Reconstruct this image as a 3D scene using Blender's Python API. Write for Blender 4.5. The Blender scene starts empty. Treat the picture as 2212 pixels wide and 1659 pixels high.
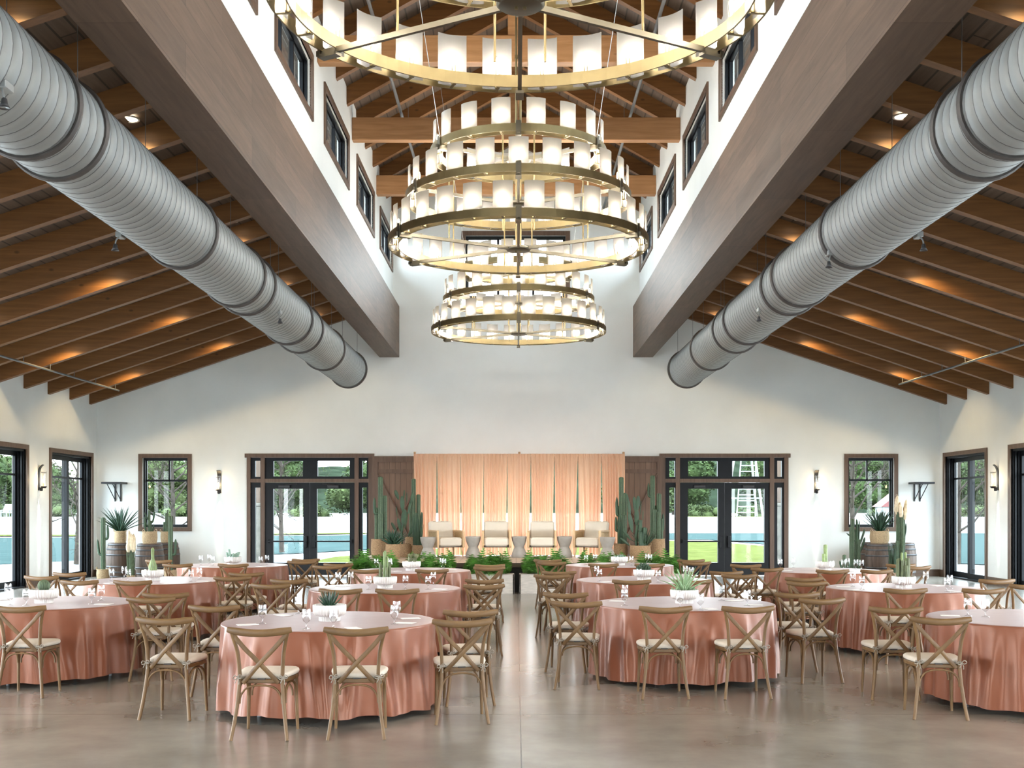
import bpy, math, random
from mathutils import Vector, Matrix, Euler, noise

scene = bpy.context.scene
COL = scene.collection
PI = math.pi
R_ = math.radians

# ------------------------------------------------------------------ camera
F = 2490.0            # focal length in pixels of the 2212 wide frame
VX, VY, H = 1115.0, 1096.0, 1.75
cam_d = bpy.data.cameras.new('camera')
cam_d.sensor_fit = 'HORIZONTAL'
cam_d.sensor_width = 36.0
cam_d.lens = 36.0 * F / 2212.0
cam_d.shift_x = -(VX - 1106.0) / 2212.0
cam_d.shift_y = (VY - 829.5) / 2212.0
cam_d.clip_end = 900
cam = bpy.data.objects.new('camera', cam_d)
COL.objects.link(cam)
cam.location = (0, 0, H)
cam.rotation_euler = (PI / 2, 0, 0)
scene.camera = cam


def P(px, py, Y):
    return Vector(((px - VX) * Y / F, Y, H + (VY - py) * Y / F))


def XP(px, Y):
    return (px - VX) * Y / F


# ------------------------------------------------------------------ world, exposure
vs = scene.view_settings
vs.view_transform = 'Standard'
vs.look = 'None'
vs.gamma = 1.0
vs.use_curve_mapping = False
vs.exposure = 1.76
scene.cycles.max_bounces = 9
scene.cycles.diffuse_bounces = 4
scene.cycles.glossy_bounces = 3
scene.cycles.transmission_bounces = 4
scene.cycles.transparent_max_bounces = 14
scene.cycles.sample_clamp_indirect = 4.0
scene.cycles.caustics_reflective = False
scene.cycles.caustics_refractive = False
scene.cycles.use_light_tree = True

SKY = 10.5
w = bpy.data.worlds.new('overcast_sky')
scene.world = w
w.use_nodes = True
nt = w.node_tree
nt.nodes.clear()
wo = nt.nodes.new('ShaderNodeOutputWorld')
wb = nt.nodes.new('ShaderNodeBackground')
tc = nt.nodes.new('ShaderNodeTexCoord')
sx = nt.nodes.new('ShaderNodeSeparateXYZ')
cr = nt.nodes.new('ShaderNodeValToRGB')
nz = nt.nodes.new('ShaderNodeTexNoise')
mx = nt.nodes.new('ShaderNodeMix')
mx.data_type = 'RGBA'
nz.inputs['Scale'].default_value = 3.0
nz.inputs['Detail'].default_value = 6
cr.color_ramp.elements[0].position = 0.0
cr.color_ramp.elements[0].color = (0.83, 0.92, 1.0, 1)
cr.color_ramp.elements[1].position = 0.6
cr.color_ramp.elements[1].color = (0.52, 0.74, 1.0, 1)
nt.links.new(tc.outputs['Generated'], sx.inputs[0])
nt.links.new(tc.outputs['Generated'], nz.inputs['Vector'])
nt.links.new(sx.outputs['Z'], cr.inputs[0])
nt.links.new(nz.outputs['Fac'], mx.inputs['Factor'])
nt.links.new(cr.outputs[0], mx.inputs['A'])
mx.inputs['B'].default_value = (0.93, 0.97, 1.0, 1)
nt.links.new(mx.outputs['Result'], wb.inputs['Color'])
wb.inputs['Strength'].default_value = SKY
nt.links.new(wb.outputs[0], wo.inputs[0])

# lamp strengths (W), used by the lamps' own builders further down
BULB_W = 12.5
DOWN_W = 27.0
SCONCE_SPOT_W = 240.0

# ------------------------------------------------------------------ helpers


def tag(o, label=None, cat=None, group=None, kind=None):
    if label:
        o['label'] = label
    if cat:
        o['category'] = cat
    if group:
        o['group'] = group
    if kind:
        o['kind'] = kind
    return o


def empty(name, loc=(0, 0, 0), rz=0.0, parent=None):
    o = bpy.data.objects.new(name, None)
    COL.objects.link(o)
    o.location = loc
    o.rotation_euler = (0, 0, rz)
    o.empty_display_size = 0.1
    if parent:
        o.parent = parent
    return o


def thing(name, label, cat, loc=(0, 0, 0), rz=0.0, group=None, kind=None):
    return tag(empty(name, loc, rz), label, cat, group, kind)


def dup(root, loc=None, rz=None, label=None, group=None, parent=None):
    r = root.copy()
    COL.objects.link(r)
    if parent is not None:
        r.parent = parent
    if loc is not None:
        r.location = loc
    if rz is not None:
        r.rotation_euler = (0, 0, rz)
    if label:
        r['label'] = label
    if group:
        r['group'] = group
    for ch in list(root.children):
        dup(ch, parent=r)
    return r


class MB:
    def __init__(self):
        self.v = []
        self.f = []
        self.s = []
        self.m = []

    def face(self, pts, smooth=False, mi=0):
        n = len(self.v)
        self.v.extend([tuple(p) for p in pts])
        self.f.append(tuple(range(n, n + len(pts))))
        self.s.append(smooth)
        self.m.append(mi)

    def grid(self, rows, cu=False, cv=False, smooth=True, mi=0):
        """rows: list of equal length point lists; cu closes along rows, cv closes across rows"""
        n0 = len(self.v)
        nr, nc = len(rows), len(rows[0])
        for r in rows:
            self.v.extend([tuple(p) for p in r])
        for i in range(nr if cv else nr - 1):
            for j in range(nc if cu else nc - 1):
                a = n0 + i * nc + j
                b = n0 + i * nc + (j + 1) % nc
                c = n0 + ((i + 1) % nr) * nc + (j + 1) % nc
                d = n0 + ((i + 1) % nr) * nc + j
                self.f.append((a, b, c, d))
                self.s.append(smooth)
                self.m.append(mi)

    def box(self, x0, x1, y0, y1, z0, z1, mi=0, M=None):
        p = [Vector((x, y, z)) for z in (z0, z1) for y in (y0, y1) for x in (x0, x1)]
        if M is not None:
            p = [M @ q for q in p]
        n = len(self.v)
        self.v.extend([tuple(q) for q in p])
        for q in ((0, 2, 3, 1), (4, 5, 7, 6), (0, 1, 5, 4), (2, 6, 7, 3), (0, 4, 6, 2), (1, 3, 7, 5)):
            self.f.append(tuple(n + k for k in q))
            self.s.append(False)
            self.m.append(mi)
        return self

    def bbox(self, x0, x1, y0, y1, z0, z1, b=0.01, mi=0, M=None):
        """box with chamfered edges (rounded section in plan and elevation)"""
        def ring(z, ins):
            a0, a1, c0, c1 = x0 + ins, x1 - ins, y0 + ins, y1 - ins
            return [(a0 + b, c0, z), (a1 - b, c0, z), (a1, c0 + b, z), (a1, c1 - b, z),
                    (a1 - b, c1, z), (a0 + b, c1, z), (a0, c1 - b, z), (a0, c0 + b, z)]
        rows = [ring(z0, b * .9), ring(z0 + b, 0), ring(z1 - b, 0), ring(z1, b * .9)]
        if M is not None:
            rows = [[M @ Vector(p) for p in r] for r in rows]
        self.grid(rows, cu=True, smooth=False, mi=mi)
        self.face(list(reversed(rows[0])), mi=mi)
        self.face(rows[-1], mi=mi)
        return self

    def prism(self, poly, axis, a0, a1, mi=0):
        """extrude a 2D polygon along an axis ('x','y','z')"""
        def mk(p, a):
            if axis == 'y':
                return (p[0], a, p[1])
            if axis == 'x':
                return (a, p[0], p[1])
            return (p[0], p[1], a)
        r0 = [mk(p, a0) for p in poly]
        r1 = [mk(p, a1) for p in poly]
        self.grid([r0, r1], cu=True, smooth=False, mi=mi)
        self.face(list(reversed(r0)), mi=mi)
        self.face(r1, mi=mi)
        return self

    def sweep(self, path, sec, up=(0, 0, 1), scales=None, smooth=True, caps=True, closed=False, mi=0):
        path = [Vector(p) for p in path]
        n = len(path)
        up = Vector(up)
        rows = []
        for i, p in enumerate(path):
            if closed:
                t = path[(i + 1) % n] - path[i - 1]
            else:
                t = path[min(i + 1, n - 1)] - path[max(i - 1, 0)]
            if t.length < 1e-9:
                t = Vector((0, 0, 1))
            t.normalize()
            sd = t.cross(up)
            if sd.length < 1e-4:
                sd = t.cross(Vector((1, 0.1, 0)))
            sd.normalize()
            u2 = sd.cross(t).normalized()
            k = scales[i] if scales else 1.0
            kx, ky = k if isinstance(k, tuple) else (k, k)
            rows.append([p + sd * (a * kx) + u2 * (b * ky) for a, b in sec])
        self.grid(rows, cu=True, cv=closed, smooth=smooth, mi=mi)
        if caps and not closed:
            self.face(list(reversed(rows[0])), mi=mi)
            self.face(rows[-1], mi=mi)
        return self

    def tube(self, path, r, n=8, scales=None, caps=True, closed=False, mi=0):
        sec = [(r * math.cos(2 * PI * k / n), r * math.sin(2 * PI * k / n)) for k in range(n)]
        return self.sweep(path, sec, scales=scales, caps=caps, closed=closed, mi=mi)

    def rod(self, a, b, r, n=8, mi=0):
        return self.tube([a, b], r, n, mi=mi)

    def lathe(self, prof, n=24, c=(0, 0, 0), fn=None, caps=False, smooth=True, mi=0):
        """prof: list of (r,z); fn(theta, r, z, i) may change r"""
        rows = []
        for i, (r, z) in enumerate(prof):
            row = []
            for k in range(n):
                th = 2 * PI * k / n
                rr = fn(th, r, z, i) if fn else r
                row.append((c[0] + rr * math.cos(th), c[1] + rr * math.sin(th), c[2] + z))
            rows.append(row)
        self.grid(rows, cu=True, smooth=smooth, mi=mi)
        if caps:
            self.face(list(reversed(rows[0])), mi=mi)
            self.face(rows[-1], mi=mi)
        return self

    def build(self, name, mats, parent=None, loc=None):
        me = bpy.data.meshes.new(name)
        me.from_pydata(self.v, [], self.f)
        if not isinstance(mats, (list, tuple)):
            mats = [mats]
        for m in mats:
            me.materials.append(m)
        me.polygons.foreach_set('use_smooth', self.s)
        me.polygons.foreach_set('material_index', self.m)
        me.update()
        o = bpy.data.objects.new(name, me)
        COL.objects.link(o)
        if parent:
            o.parent = parent
        if loc is not None:
            o.location = loc
        return o


def rsec(w, h, b=None):
    """rounded rectangle section, w along side axis, h along up axis"""
    a, c = w / 2, h / 2
    b = b if b is not None else min(a, c) * .45
    return [(-a + b, -c), (a - b, -c), (a, -c + b), (a, c - b), (a - b, c), (-a + b, c), (-a, c - b), (-a, -c + b)]


def smooth_path(pts, n=4):
    """Catmull-Rom through the points"""
    pts = [Vector(p) for p in pts]
    out = []
    for i in range(len(pts) - 1):
        p0 = pts[max(i - 1, 0)]
        p1, p2 = pts[i], pts[i + 1]
        p3 = pts[min(i + 2, len(pts) - 1)]
        for k in range(n):
            t = k / n
            out.append(0.5 * ((2 * p1) + (p2 - p0) * t + (2 * p0 - 5 * p1 + 4 * p2 - p3) * t * t
                              + (3 * p1 - p0 - 3 * p2 + p3) * t ** 3))
    out.append(pts[-1])
    return out


# ------------------------------------------------------------------ materials
def new_mat(name):
    m = bpy.data.materials.new(name)
    m.use_nodes = True
    n = m.node_tree
    b = n.nodes['Principled BSDF']
    return m, n, b


def plain(name, col, rough=0.5, metal=0.0, spec=0.5, var=0.12, scale=6.0, bump=0.0, bscale=40.0, sheen=0.0, stretch=(1, 1, 1)):
    m, n, b = new_mat(name)
    tcn = n.nodes.new('ShaderNodeTexCoord')
    mp = n.nodes.new('ShaderNodeMapping')
    mp.inputs['Scale'].default_value = stretch
    n.links.new(tcn.outputs['Object'], mp.inputs['Vector'])
    nn = n.nodes.new('ShaderNodeTexNoise')
    nn.inputs['Scale'].default_value = scale
    nn.inputs['Detail'].default_value = 5
    n.links.new(mp.outputs[0], nn.inputs['Vector'])
    r = n.nodes.new('ShaderNodeValToRGB')
    r.color_ramp.elements[0].position = 0.3
    r.color_ramp.elements[1].position = 0.7
    r.color_ramp.elements[0].color = tuple(c * (1 - var) for c in col) + (1,)
    r.color_ramp.elements[1].color = tuple(min(1, c * (1 + var)) for c in col) + (1,)
    n.links.new(nn.outputs['Fac'], r.inputs[0])
    n.links.new(r.outputs[0], b.inputs['Base Color'])
    b.inputs['Roughness'].default_value = rough
    b.inputs['Metallic'].default_value = metal
    b.inputs['Specular IOR Level'].default_value = spec
    if sheen:
        b.inputs['Sheen Weight'].default_value = sheen
    if bump:
        n2 = n.nodes.new('ShaderNodeTexNoise')
        n2.inputs['Scale'].default_value = bscale
        n2.inputs['Detail'].default_value = 4
        n.links.new(mp.outputs[0], n2.inputs['Vector'])
        bp = n.nodes.new('ShaderNodeBump')
        bp.inputs['Strength'].default_value = bump
        bp.inputs['Distance'].default_value = 0.01
        n.links.new(n2.outputs['Fac'], bp.inputs['Height'])
        n.links.new(bp.outputs[0], b.inputs['Normal'])
    return m


def wood(name, dark, light, axis='x', scale=5.0, rough=0.55, ratio=14.0, knots=0.0, spec=0.4, planks=None):
    m, n, b = new_mat(name)
    tcn = n.nodes.new('ShaderNodeTexCoord')
    mp = n.nodes.new('ShaderNodeMapping')
    s = [ratio, ratio, ratio]
    s['xyz'.index(axis)] = 1.0
    mp.inputs['Scale'].default_value = s
    n.links.new(tcn.outputs['Object'], mp.inputs['Vector'])
    nn = n.nodes.new('ShaderNodeTexNoise')
    nn.inputs['Scale'].default_value = scale / 4
    nn.inputs['Detail'].default_value = 8
    nn.inputs['Roughness'].default_value = 0.6
    nn.inputs['Distortion'].default_value = 0.6
    n.links.new(mp.outputs[0], nn.inputs['Vector'])
    r = n.nodes.new('ShaderNodeValToRGB')
    r.color_ramp.elements[0].position = 0.28
    r.color_ramp.elements[1].position = 0.74
    r.color_ramp.elements[0].color = tuple(dark) + (1,)
    r.color_ramp.elements[1].color = tuple(light) + (1,)
    n.links.new(nn.outputs['Fac'], r.inputs[0])
    out = r.outputs[0]
    if knots:
        vo = n.nodes.new('ShaderNodeTexVoronoi')
        vo.inputs['Scale'].default_value = 1.5
        mp2 = n.nodes.new('ShaderNodeMapping')
        s2 = [1.6, 1.6, 1.6]
        s2['xyz'.index(axis)] = 0.9
        mp2.inputs['Scale'].default_value = s2
        n.links.new(tcn.outputs['Object'], mp2.inputs['Vector'])
        n.links.new(mp2.outputs[0], vo.inputs['Vector'])
        r2 = n.nodes.new('ShaderNodeValToRGB')
        r2.color_ramp.elements[0].position = 0.03
        r2.color_ramp.elements[0].color = (1 - knots, 1 - knots, 1 - knots, 1)
        r2.color_ramp.elements[1].position = 0.075
        r2.color_ramp.elements[1].color = (1, 1, 1, 1)
        n.links.new(vo.outputs['Distance'], r2.inputs[0])
        mm = n.nodes.new('ShaderNodeMix')
        mm.data_type = 'RGBA'
        mm.blend_type = 'MULTIPLY'
        mm.inputs['Factor'].default_value = 1.0
        n.links.new(out, mm.inputs['A'])
        n.links.new(r2.outputs[0], mm.inputs['B'])
        out = mm.outputs['Result']
    if planks:
        # planks: (long axis, cross axis, length, width): each board its own tone, thin joints
        br = n.nodes.new('ShaderNodeTexBrick')
        sp = n.nodes.new('ShaderNodeSeparateXYZ')
        cb = n.nodes.new('ShaderNodeCombineXYZ')
        n.links.new(tcn.outputs['Object'], sp.inputs[0])
        n.links.new(sp.outputs['XYZ'.index(planks[0].upper())], cb.inputs[0])
        n.links.new(sp.outputs['XYZ'.index(planks[1].upper())], cb.inputs[1])
        n.links.new(cb.outputs[0], br.inputs['Vector'])
        br.inputs['Scale'].default_value = 1.0
        br.inputs['Brick Width'].default_value = planks[2]
        br.inputs['Row Height'].default_value = planks[3]
        br.inputs['Mortar Size'].default_value = planks[4]
        br.inputs['Mortar Smooth'].default_value = 0.1
        br.inputs['Bias'].default_value = 0.0
        v = planks[5]
        br.inputs['Color1'].default_value = (1 - v, 1 - v, 1 - v, 1)
        br.inputs['Color2'].default_value = (1, 1, 1, 1)
        br.inputs['Mortar'].default_value = (0.25, 0.25, 0.25, 1)
        mm = n.nodes.new('ShaderNodeMix')
        mm.data_type = 'RGBA'
        mm.blend_type = 'MULTIPLY'
        mm.inputs['Factor'].default_value = 1.0
        n.links.new(out, mm.inputs['A'])
        n.links.new(br.outputs['Color'], mm.inputs['B'])
        out = mm.outputs['Result']
    n.links.new(out, b.inputs['Base Color'])
    b.inputs['Roughness'].default_value = rough
    b.inputs['Specular IOR Level'].default_value = spec
    bp = n.nodes.new('ShaderNodeBump')
    bp.inputs['Strength'].default_value = 0.15
    bp.inputs['Distance'].default_value = 0.004
    n.links.new(nn.outputs['Fac'], bp.inputs['Height'])
    n.links.new(bp.outputs[0], b.inputs['Normal'])
    return m


def emit(name, col, strength, sample=False):
    m = bpy.data.materials.new(name)
    m.use_nodes = True
    n = m.node_tree
    n.nodes.clear()
    o = n.nodes.new('ShaderNodeOutputMaterial')
    e = n.nodes.new('ShaderNodeEmission')
    e.inputs[0].default_value = tuple(col) + (1,)
    e.inputs[1].default_value = strength
    n.links.new(e.outputs[0], o.inputs[0])
    if not sample:
        try:
            m.cycles.emission_sampling = 'NONE'
        except Exception:
            pass
    return m


def glass_pane(name, tint=(0.93, 0.96, 0.95), refl=1.0, ior=1.45, rough=0.0):
    """thin clear glass: straight-through transmission plus a Fresnel reflection"""
    m = bpy.data.materials.new(name)
    m.use_nodes = True
    n = m.node_tree
    n.nodes.clear()
    o = n.nodes.new('ShaderNodeOutputMaterial')
    t = n.nodes.new('ShaderNodeBsdfTransparent')
    t.inputs[0].default_value = tuple(tint) + (1,)
    g = n.nodes.new('ShaderNodeBsdfGlossy')
    g.inputs['Roughness'].default_value = rough
    lw = n.nodes.new('ShaderNodeLayerWeight')
    lw.inputs['Blend'].default_value = 0.5
    pw = n.nodes.new('ShaderNodeMath')
    pw.operation = 'POWER'
    pw.inputs[1].default_value = 4.5
    n.links.new(lw.outputs['Facing'], pw.inputs[0])
    mu = n.nodes.new('ShaderNodeMath')
    mu.operation = 'MULTIPLY_ADD'
    mu.inputs[1].default_value = 0.9 * refl
    mu.inputs[2].default_value = 0.045 * refl
    mu.use_clamp = True
    n.links.new(pw.outputs[0], mu.inputs[0])
    mixn = n.nodes.new('ShaderNodeMixShader')
    n.links.new(mu.outputs[0], mixn.inputs[0])
    n.links.new(t.outputs[0], mixn.inputs[1])
    n.links.new(g.outputs[0], mixn.inputs[2])
    n.links.new(mixn.outputs[0], o.inputs[0])
    return m


def translucent(name, col, tcol, fac=0.5, transp=0.0, rough=0.6, spec=0.3, weave=0.0):
    """cloth or frosted glass that lets light through"""
    m, n, b = new_mat(name)
    b.inputs['Base Color'].default_value = tuple(col) + (1,)
    b.inputs['Roughness'].default_value = rough
    b.inputs['Specular IOR Level'].default_value = spec
    tr = n.nodes.new('ShaderNodeBsdfTranslucent')
    tr.inputs[0].default_value = tuple(tcol) + (1,)
    mixn = n.nodes.new('ShaderNodeMixShader')
    mixn.inputs[0].default_value = fac
    n.links.new(b.outputs[0], mixn.inputs[1])
    n.links.new(tr.outputs[0], mixn.inputs[2])
    last = mixn
    if transp:
        tp = n.nodes.new('ShaderNodeBsdfTransparent')
        tp.inputs[0].default_value = (1, 1, 1, 1)
        m2 = n.nodes.new('ShaderNodeMixShader')
        m2.inputs[0].default_value = transp
        n.links.new(mixn.outputs[0], m2.inputs[1])
        n.links.new(tp.outputs[0], m2.inputs[2])
        last = m2
    n.links.new(last.outputs[0], n.nodes['Material Output'].inputs[0])
    return m


M = {}
M['wall'] = plain('cream_plaster', (0.795, 0.825, 0.815), 0.75, var=0.03, scale=1.2, bump=0.15, bscale=60)
M['trim'] = wood('walnut_trim', (0.085, 0.05, 0.032), (0.15, 0.095, 0.065), 'z', 5, 0.5)
M['trim_h'] = wood('walnut_trim_level', (0.085, 0.05, 0.032), (0.15, 0.095, 0.065), 'x', 5, 0.5)
M['black'] = plain('black_metal_frame', (0.005, 0.006, 0.008), 0.45, spec=0.2, var=0.2)
M['iron'] = plain('dark_iron', (0.03, 0.03, 0.032), 0.45, metal=0.6, var=0.2)
M['pane'] = glass_pane('window_glass', (0.455, 0.485, 0.48), 0.6)
M['rafter'] = wood('honey_fir', (0.115, 0.046, 0.011), (0.215, 0.095, 0.028), 'x', 4, 0.5, knots=0.55)
M['tie'] = wood('honey_fir_tie', (0.27, 0.13, 0.05), (0.42, 0.225, 0.10), 'x', 4, 0.5, knots=0.5)
M['deck'] = wood('dark_deck_boards', (0.075, 0.050, 0.033), (0.125, 0.086, 0.06), 'y', 5, 0.6,
                 planks=('y', 'x', 4.0, 0.19, 0.012, 0.3))
M['beam'] = wood('brown_oak_cladding', (0.115, 0.074, 0.049), (0.185, 0.122, 0.084), 'y', 5, 0.55, spec=0.4,
                 planks=('y', 'z', 2.6, 0.33, 0.002, 0.28))
M['chair'] = wood('chair_oak', (0.088, 0.044, 0.014), (0.180, 0.099, 0.036), 'z', 9, 0.5, ratio=6)
M['chair_h'] = wood('chair_oak_level', (0.088, 0.044, 0.014), (0.180, 0.099, 0.036), 'x', 9, 0.5, ratio=6)
M['cushion'] = plain('cream_cushion', (0.52, 0.455, 0.375), 0.85, var=0.05, scale=9, bump=0.25, bscale=120)
M['tie_cloth'] = plain('cushion_tie', (0.27, 0.235, 0.19), 0.85, var=0.08)
M['velcro'] = plain('cushion_underside', (0.05, 0.045, 0.045), 0.9)
M['brass'] = plain('antique_brass', (0.20, 0.155, 0.078), 0.42, metal=1.0, var=0.15, scale=3)
M['bronze'] = plain('grey_bronze', (0.13, 0.115, 0.085), 0.42, metal=1.0, var=0.15, scale=3)
M['steel'] = plain('galvanised_steel', (0.33, 0.35, 0.345), 0.5, metal=0.35, var=0.05, scale=2)
M['seam'] = plain('duct_seam', (0.13, 0.13, 0.13), 0.5, metal=0.4)
M['flange'] = plain('duct_flange', (0.10, 0.09, 0.085), 0.5, metal=0.5)
M['pipe'] = plain('painted_pipe', (0.16, 0.17, 0.18), 0.5, metal=0.3)
M['white'] = plain('white_ceramic', (0.66, 0.63, 0.59), 0.4, var=0.03)
M['soil'] = plain('dark_soil', (0.05, 0.035, 0.025), 0.95, var=0.4, scale=30)
M['paper'] = plain('white_card', (0.75, 0.74, 0.72), 0.7, var=0.01)
M['goblet'] = glass_pane('goblet_glass', (0.97, 0.98, 0.985), 2.3, 1.45, 0.02)
M['basket'] = plain('woven_seagrass', (0.34, 0.215, 0.115), 0.85, var=0.45, scale=45, bump=0.9, bscale=90, stretch=(1, 1, 2.5))
M['basket_pale'] = plain('pale_woven_seagrass', (0.47, 0.34, 0.20), 0.85, var=0.4, scale=45, bump=0.9, bscale=90, stretch=(1, 1, 2.5))
M['cactus'] = plain('cactus_green', (0.026, 0.060, 0.026), 0.55, var=0.3, scale=9)
M['cactus_pale'] = plain('cactus_pale_green', (0.22, 0.30, 0.11), 0.55, var=0.3, scale=14)
M['cactus_brown'] = plain('cactus_brown_green', (0.10, 0.11, 0.045), 0.6, var=0.5, scale=14)
M['spine'] = plain('cactus_rib_spines', (0.13, 0.17, 0.10), 0.7, var=0.2, scale=30)
M['agave'] = plain('agave_leaf', (0.022, 0.060, 0.032), 0.42, var=0.3, scale=7)
M['aloe_pale'] = plain('pale_aloe_leaf', (0.26, 0.40, 0.21), 0.4, var=0.2, scale=10)
M['grey_succ'] = plain('grey_green_succulent', (0.23, 0.34, 0.27), 0.5, var=0.2, scale=12)
M['fern'] = plain('fern_green', (0.11, 0.27, 0.045), 0.5, var=0.6, scale=6)
M['plume'] = plain('pampas_plume', (0.75, 0.63, 0.45), 0.9, var=0.15, scale=15)
M['reed'] = plain('reed_stem', (0.10, 0.14, 0.075), 0.7, var=0.4, scale=15)
M['oak_pale'] = wood('pale_oak', (0.50, 0.32, 0.16), (0.64, 0.44, 0.25), 'z', 7, 0.5)
M['cane'] = plain('woven_cane', (0.46, 0.31, 0.15), 0.7, var=0.35, scale=50, bump=0.7, bscale=90)
M['linen'] = plain('cream_linen', (0.56, 0.50, 0.41), 0.9, var=0.03, bump=0.2, bscale=150)
M['concrete'] = plain('grey_concrete', (0.27, 0.245, 0.215), 0.75, var=0.12, scale=7)
M['stage_top'] = wood('stage_boards', (0.42, 0.31, 0.22), (0.56, 0.43, 0.32), 'x', 5, 0.6,
                      planks=('x', 'y', 2.4, 0.25, 0.008, 0.15))
M['stage_side'] = plain('stage_black_skirt', (0.02, 0.02, 0.022), 0.8)
M['planter'] = plain('whitewashed_planter', (0.60, 0.54, 0.47), 0.8, var=0.12, scale=9, stretch=(1, 1, 6))
M['barn'] = wood('brown_barn_board', (0.14, 0.085, 0.055), (0.22, 0.14, 0.095), 'z', 5, 0.55,
                 planks=('z', 'x', 9.0, 0.14, 0.004, 0.2))
M['drape'] = translucent('peach_voile', (0.66, 0.40, 0.28), (0.95, 0.60, 0.38), 0.45, 0.02)
M['pole'] = plain('peach_wrapped_pole', (0.42, 0.26, 0.14), 0.7, var=0.2, scale=15)
M['shade'] = translucent('frosted_glass_shade', (0.085, 0.08, 0.073), (0.18, 0.165, 0.14), 0.32, 0.0, rough=0.35, spec=0.4)
M['bulb'] = emit('warm_bulb', (1.0, 0.80, 0.50), 9.0)
M['bulb_sc'] = emit('sconce_bulb', (1.0, 0.70, 0.36), 16.0)
M['lens'] = emit('downlight_lens', (1.0, 0.86, 0.62), 7.0)
M['sconce_glass'] = glass_pane('sconce_glass', (0.93, 0.93, 0.92), 1.2)
M['barrel'] = wood('aged_barrel_oak', (0.05, 0.032, 0.024), (0.13, 0.085, 0.06), 'z', 6, 0.55, ratio=10)
M['hoop'] = plain('barrel_hoop', (0.10, 0.10, 0.105), 0.5, metal=0.6, var=0.3)
M['vent'] = plain('grey_sheet', (0.3, 0.3, 0.3), 0.6)


def cloth_mat():
    m, n, b = new_mat('rose_satin')
    tcn = n.nodes.new('ShaderNodeTexCoord')
    nn = n.nodes.new('ShaderNodeTexNoise')
    nn.inputs['Scale'].default_value = 2.2
    nn.inputs['Detail'].default_value = 3
    n.links.new(tcn.outputs['Object'], nn.inputs['Vector'])
    r = n.nodes.new('ShaderNodeValToRGB')
    r.color_ramp.elements[0].color = (0.160, 0.047, 0.021, 1)
    r.color_ramp.elements[1].color = (0.205, 0.065, 0.031, 1)
    n.links.new(nn.outputs['Fac'], r.inputs[0])
    n.links.new(r.outputs[0], b.inputs['Base Color'])
    b.inputs['Roughness'].default_value = 0.33
    b.inputs['Specular IOR Level'].default_value = 0.42
    b.inputs['Specular Tint'].default_value = (1.0, 0.72, 0.58, 1)
    b.inputs['Sheen Weight'].default_value = 0.15
    bp = n.nodes.new('ShaderNodeBump')
    bp.inputs['Strength'].default_value = 0.12
    bp.inputs['Distance'].default_value = 0.02
    n3 = n.nodes.new('ShaderNodeTexNoise')
    n3.inputs['Scale'].default_value = 6
    n3.inputs['Detail'].default_value = 4
    n.links.new(tcn.outputs['Object'], n3.inputs['Vector'])
    n.links.new(n3.outputs['Fac'], bp.inputs['Height'])
    n.links.new(bp.outputs[0], b.inputs['Normal'])
    return m


M['cloth'] = cloth_mat()


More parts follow.
